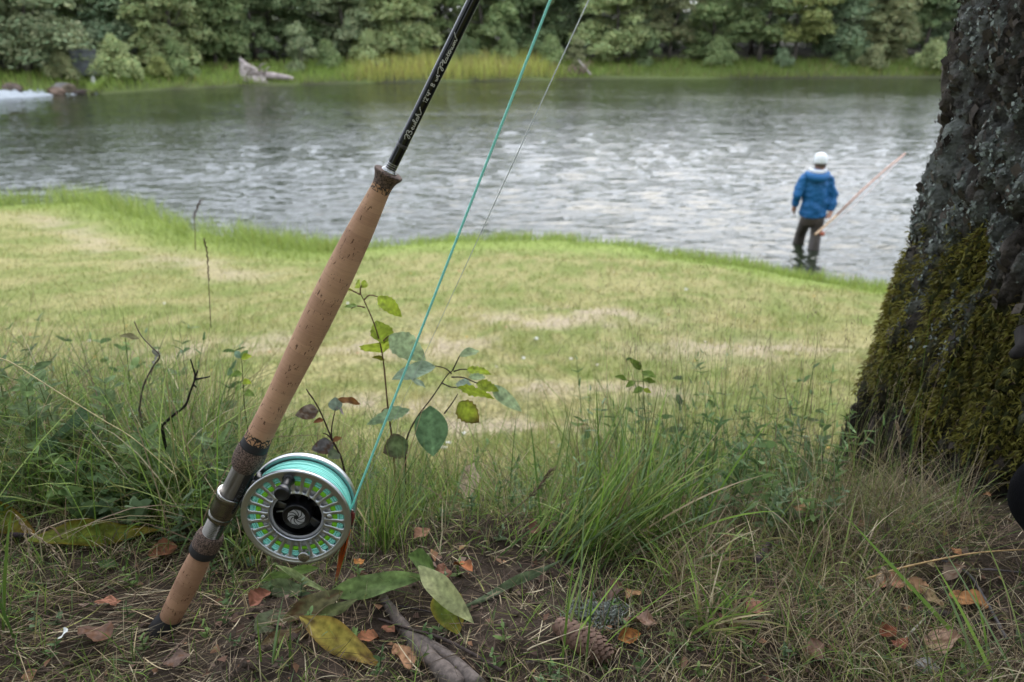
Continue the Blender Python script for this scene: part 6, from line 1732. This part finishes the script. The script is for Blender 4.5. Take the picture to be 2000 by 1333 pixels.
    rt = sstep(1400, 1650, a); w = np.stack([.58 - .2 * rt, .22 + 0 * a, .16 + .15 * rt, .04 + .05 * rt], 1); col, kk = pickcol(n, w)
    hh = rng.uniform(.04, .15, n) * np.interp(a, [1120, 1250, 1450, 1720], [.8, 1.2, 1.2, 1.0]) + (2.46 - p[:, 2]) * rng.uniform(.1, .9, n); hh = hh * (.35 + 1.3 * fbm(p[:, 0] * 6, p[:, 1] * 6, seed=97)); thin = rng.random(n) < .6
    acc = Acc(); blades(acc, p, hh, np.where(thin, rng.uniform(.0005, .001, n), rng.uniform(.001, .003, n)), rng.uniform(.0, .85, n), rng.uniform(0, 6.283, n), rng.uniform(0, 1.2, n), col, 5)
    build('tall_grass', 'tall mixed grass right of centre in front of the lawn', acc)
    p, a, b, d = scatter(2000, .98, 1.8); k = (a > 1150) & (a < 1780) & trunkfree(p); p, a = p[k], a[k]; n = len(p)
    w = np.tile([.4, .3, .25, .1], (n, 1)); col, kk = pickcol(n, w)
    acc = Acc(); hh = rng.uniform(.10, .28, n) + (2.46 - p[:, 2]) * .9; ln = rng.uniform(0, .28, n); az = rng.uniform(0, 6.283, n)
    blades(acc, p, hh, rng.uniform(.0005, .001, n), ln, az, rng.uniform(0, .35, n), col, 6)
    # panicles at their tips
    top = p + np.stack([np.sin(ln * 1.2) * np.cos(az) * hh, np.sin(ln * 1.2) * np.sin(az) * hh, np.cos(ln * 1.2) * hh * .9], -1)
    m = rng.random(n) < .5; t = np.repeat(top[m], 12, 0); t = t + rng.normal(size=t.shape) * np.array([.006, .006, .016]); q = len(t)
    blades(acc, t, rng.uniform(.004, .011, q), .0009, rng.uniform(.1, .9, q), rng.uniform(0, 6.283, q), .2, np.tile([.24, .19, .12], (q, 1)) * rng.uniform(.7, 1.3, (q, 1)), 2)
    build('wispy_grass', 'fine wispy seeding grass standing right of centre', acc)
    # 7. dry grass at the foot of the tree and lower right
    p, a, b, d = scatter(23000, .55, 1.15); cl = fbm(p[:, 0] * 13, p[:, 1] * 13, seed=96)
    k = (a > 1120) & trunkfree(p) & (rng.random(len(p)) < (sstep(.36, .58, cl) * .7 + .1) * (1 - .8 * soil(a, b)) * (1 - .9 * sstep(1740, 1820, a) * sstep(1150, 1080, b))); p, a, b = p[k], a[k], b[k]; n = len(p)
    w = np.tile([.24, .2, .42, .14], (n, 1)); col, kk = pickcol(n, w)
    acc = Acc(); blades(acc, p, rng.uniform(.03, .12, n), rng.uniform(.0005, .0016, n), rng.uniform(.2, 1.3, n), rng.uniform(0, 6.283, n), rng.uniform(0, 1.5, n), col * .9, 5)
    build('dry_grass', 'tangled dry and green grass at the lower right', acc)
    p, a, b, d = scatter(9000, .85, 1.12); k = (a > 1560) & (a < 1900) & (rng.random(len(p)) < .8); p = p[k]; n = len(p)
    w = np.tile([.3, .3, .35, .1], (n, 1)); col, kk = pickcol(n, w)
    acc = Acc(); blades(acc, p, rng.uniform(.05, .15, n), rng.uniform(.0005, .0012, n), rng.uniform(.1, .9, n), rng.uniform(0, 6.283, n), rng.uniform(0, 1.2, n), col * .85, 6)
    build('dry_grass', 'thin dry grasses standing against the foot of the big tree', acc)

def weeds():
    # leafy low weeds: stems with leaves all along
    acc = Acc()
    def patch(n, x0, x1, y0, y1, Hm, ll, ww, cols, nl, slope=1.0):
        k = 0
        while k < n:
            yy = y0 * (y1 / y0) ** random.random(); xx = random.uniform(-1, 1) * (yy * .78 + .2)
            p = np.array([xx, yy, float(height(xx, yy))]); a, b, d = proj(p)
            if not (x0 < a < x1) or ((xx - TX) / .52) ** 2 + ((yy - TY) / .46) ** 2 < 1: continue
            k += 1
            H = Hm * random.uniform(.5, 1.2) + max(0, 2.46 - p[2]) * slope * random.uniform(.3, 1)
            la, az = random.uniform(0, .35), random.uniform(0, 6.28)
            t = np.linspace(0, 1, 6)
            ax = p + np.stack([np.cos(az) * np.sin(la * (1 + t)) * H * t, np.sin(az) * np.sin(la * (1 + t)) * H * t, H * t * np.cos(la * t)], -1)
            c = np.array(cols[random.randrange(len(cols))]) * random.uniform(.75, 1.25)
            acc.add(*tube(ax, np.linspace(.0009, .0004, 6), 4), c * .8)
            m = nl * 2; f = np.repeat(np.linspace(.15, 1, nl), 2); q = np.stack([np.interp(f, t, ax[:, i]) for i in range(3)], -1)
            la_ = np.tile([0, math.pi], nl) + np.repeat(np.arange(nl) * 1.57, 2) + rng.uniform(-.4, .4, m)
            L_ = ll * rng.uniform(.6, 1.2, m) * (1.2 - .55 * f)
            blades(acc, q, L_, L_ * ww * rng.uniform(.8, 1.2, m), rng.uniform(.7, 1.5, m), la_, rng.uniform(.1, .9, m), c * rng.uniform(.8, 1.25, (m, 1)), 4)
    gr = [(.13, .21, .07), (.17, .26, .08), (.15, .22, .11), (.10, .17, .06)]
    patch(120, -80, 470, .92, 1.6, .07, .034, .55, gr, 7)
    patch(70, -80, 520, .9, 1.7, .10, .030, .22, gr, 10)
    patch(60, 480, 1120, .92, 1.35, .035, .018, .4, gr, 6, .5)
    patch(75, 1130, 1640, .93, 1.55, .08, .028, .22, gr, 10, .9)
    patch(26, 1150, 1600, 1.0, 1.6, .09, .026, .6, gr, 5, .9)
    patch(90, -80, 2080, .62, .95, .018, .011, .5, gr, 4)
    tag(acc.build('weeds', MATS['grass_blade']), 'leafy green weeds mixed into the foreground grass', 'weeds', kind='stuff')
weeds()

def tuft(label, px, py, n, hpx, w, lean, az, azs, w4, curl=(.2, 1.0), spread=.02, name='grass_tuft'):
    c = gp(px, py); d = proj(c)[2]; H = hpx * d / F
    p = rng.normal(size=(n, 3)) * np.array([spread, spread * .6, 0]); z = height(c[0] + p[:, 0], c[1] + p[:, 1]) - c[2]; p[:, 2] = z - .004
    col, _ = pickcol(n, np.tile(w4, (n, 1)))
    acc = Acc(); blades(acc, p, H * rng.uniform(.45, 1.1, n), rng.uniform(w * .5, w * 1.2, n), np.abs(rng.normal(lean, .22, n)), rng.normal(az, azs, n), rng.uniform(*curl, n), col, 7)
    o = acc.build(name, MATS['grass_blade']); o.location = c; tag(o, label, 'grass tuft', kind='thing')
def tufts():
    tuft('large clump of long green grass right of centre, blades swept up and to the right', 1120, 1085, 150, 330, .0036, .62, .1, .55, [.85, .12, .03, .0], (-.35, .5), .035)
    tuft('second fan of long green grass behind the herb clump', 1250, 1060, 120, 300, .0036, .35, .8, 1.5, [.8, .15, .05, 0], (-.2, .6), .03)
    tuft('broad-bladed grass shoot standing tall above the clump right of centre', 1215, 880, 9, 190, .0075, .10, 1.5, 1.5, [1, 0, 0, 0], (.0, .5), .006)
    tuft('upright green tuft just right of the orange fly', 745, 1075, 90, 200, .0028, .22, .6, 1.6, [.85, .12, .03, 0], (.0, .7), .013)
    tuft('green tuft right of the first, behind the mound slope', 800, 1020, 70, 170, .0026, .3, .8, 1.8, [.75, .2, .05, 0], (.0, .8), .015)
    tuft('bright tuft in front of the pale dry leaf', 870, 985, 60, 140, .0024, .3, 1.2, 2, [.7, .2, .1, 0], (.0, .8), .015)
    tuft('yellowing grass tuft at the lower right with bent dry tips', 1390, 1235, 60, 160, .0036, .6, .3, .8, [.5, .3, .2, 0], (.2, 1.2), .012)
    tuft('arching pale grass tuft in front of the dark stub', 1370, 1130, 90, 190, .0026, .5, .8, 2.2, [.3, .2, .5, 0], (.6, 1.9), .03)
    tuft('arching half-dry tuft left of the long dry stalk', 1590, 1130, 70, 200, .0022, .4, 1.0, 2.2, [.35, .25, .4, 0], (.5, 1.8), .03)
    tuft('few long green blades crossing the lower right corner', 1960, 1330, 9, 430, .0052, .55, 2.4, .25, [1, 0, 0, 0], (.0, .3), .03)
    tuft('long dark blades rising at the lower left edge', 12, 1230, 14, 420, .0046, .15, 1.5, 1.2, [1, 0, 0, 0], (.0, .3), .015)
    tuft('arching green tuft left of the reel seat', 300, 1010, 80, 170, .0026, .7, .2, .8, [.8, .15, .05, 0], (.3, 1.2), .025)
    tuft('arching grass below the reel seat on the left', 470, 1090, 46, 130, .0030, .6, 1.2, 1.6, [.85, .15, 0, 0], (.4, 1.5), .012)
    tuft('thin green blades at the bottom left of the yellow leaf', 530, 1300, 8, 130, .0040, .25, .9, .5, [1, 0, 0, 0], (.0, .5), .008)
    tuft('sparse long curved blades over the soil by the lichen tuft', 1120, 1290, 10, 330, .0032, .35, 1.2, .6, [1, 0, 0, 0], (-.3, .7), .02)
    tuft('two stiff green blades in front of the moss', 1862, 1010, 4, 120, .0036, .08, .5, 1, [1, 0, 0, 0], (0, .1), .004)
foreground()
tufts()
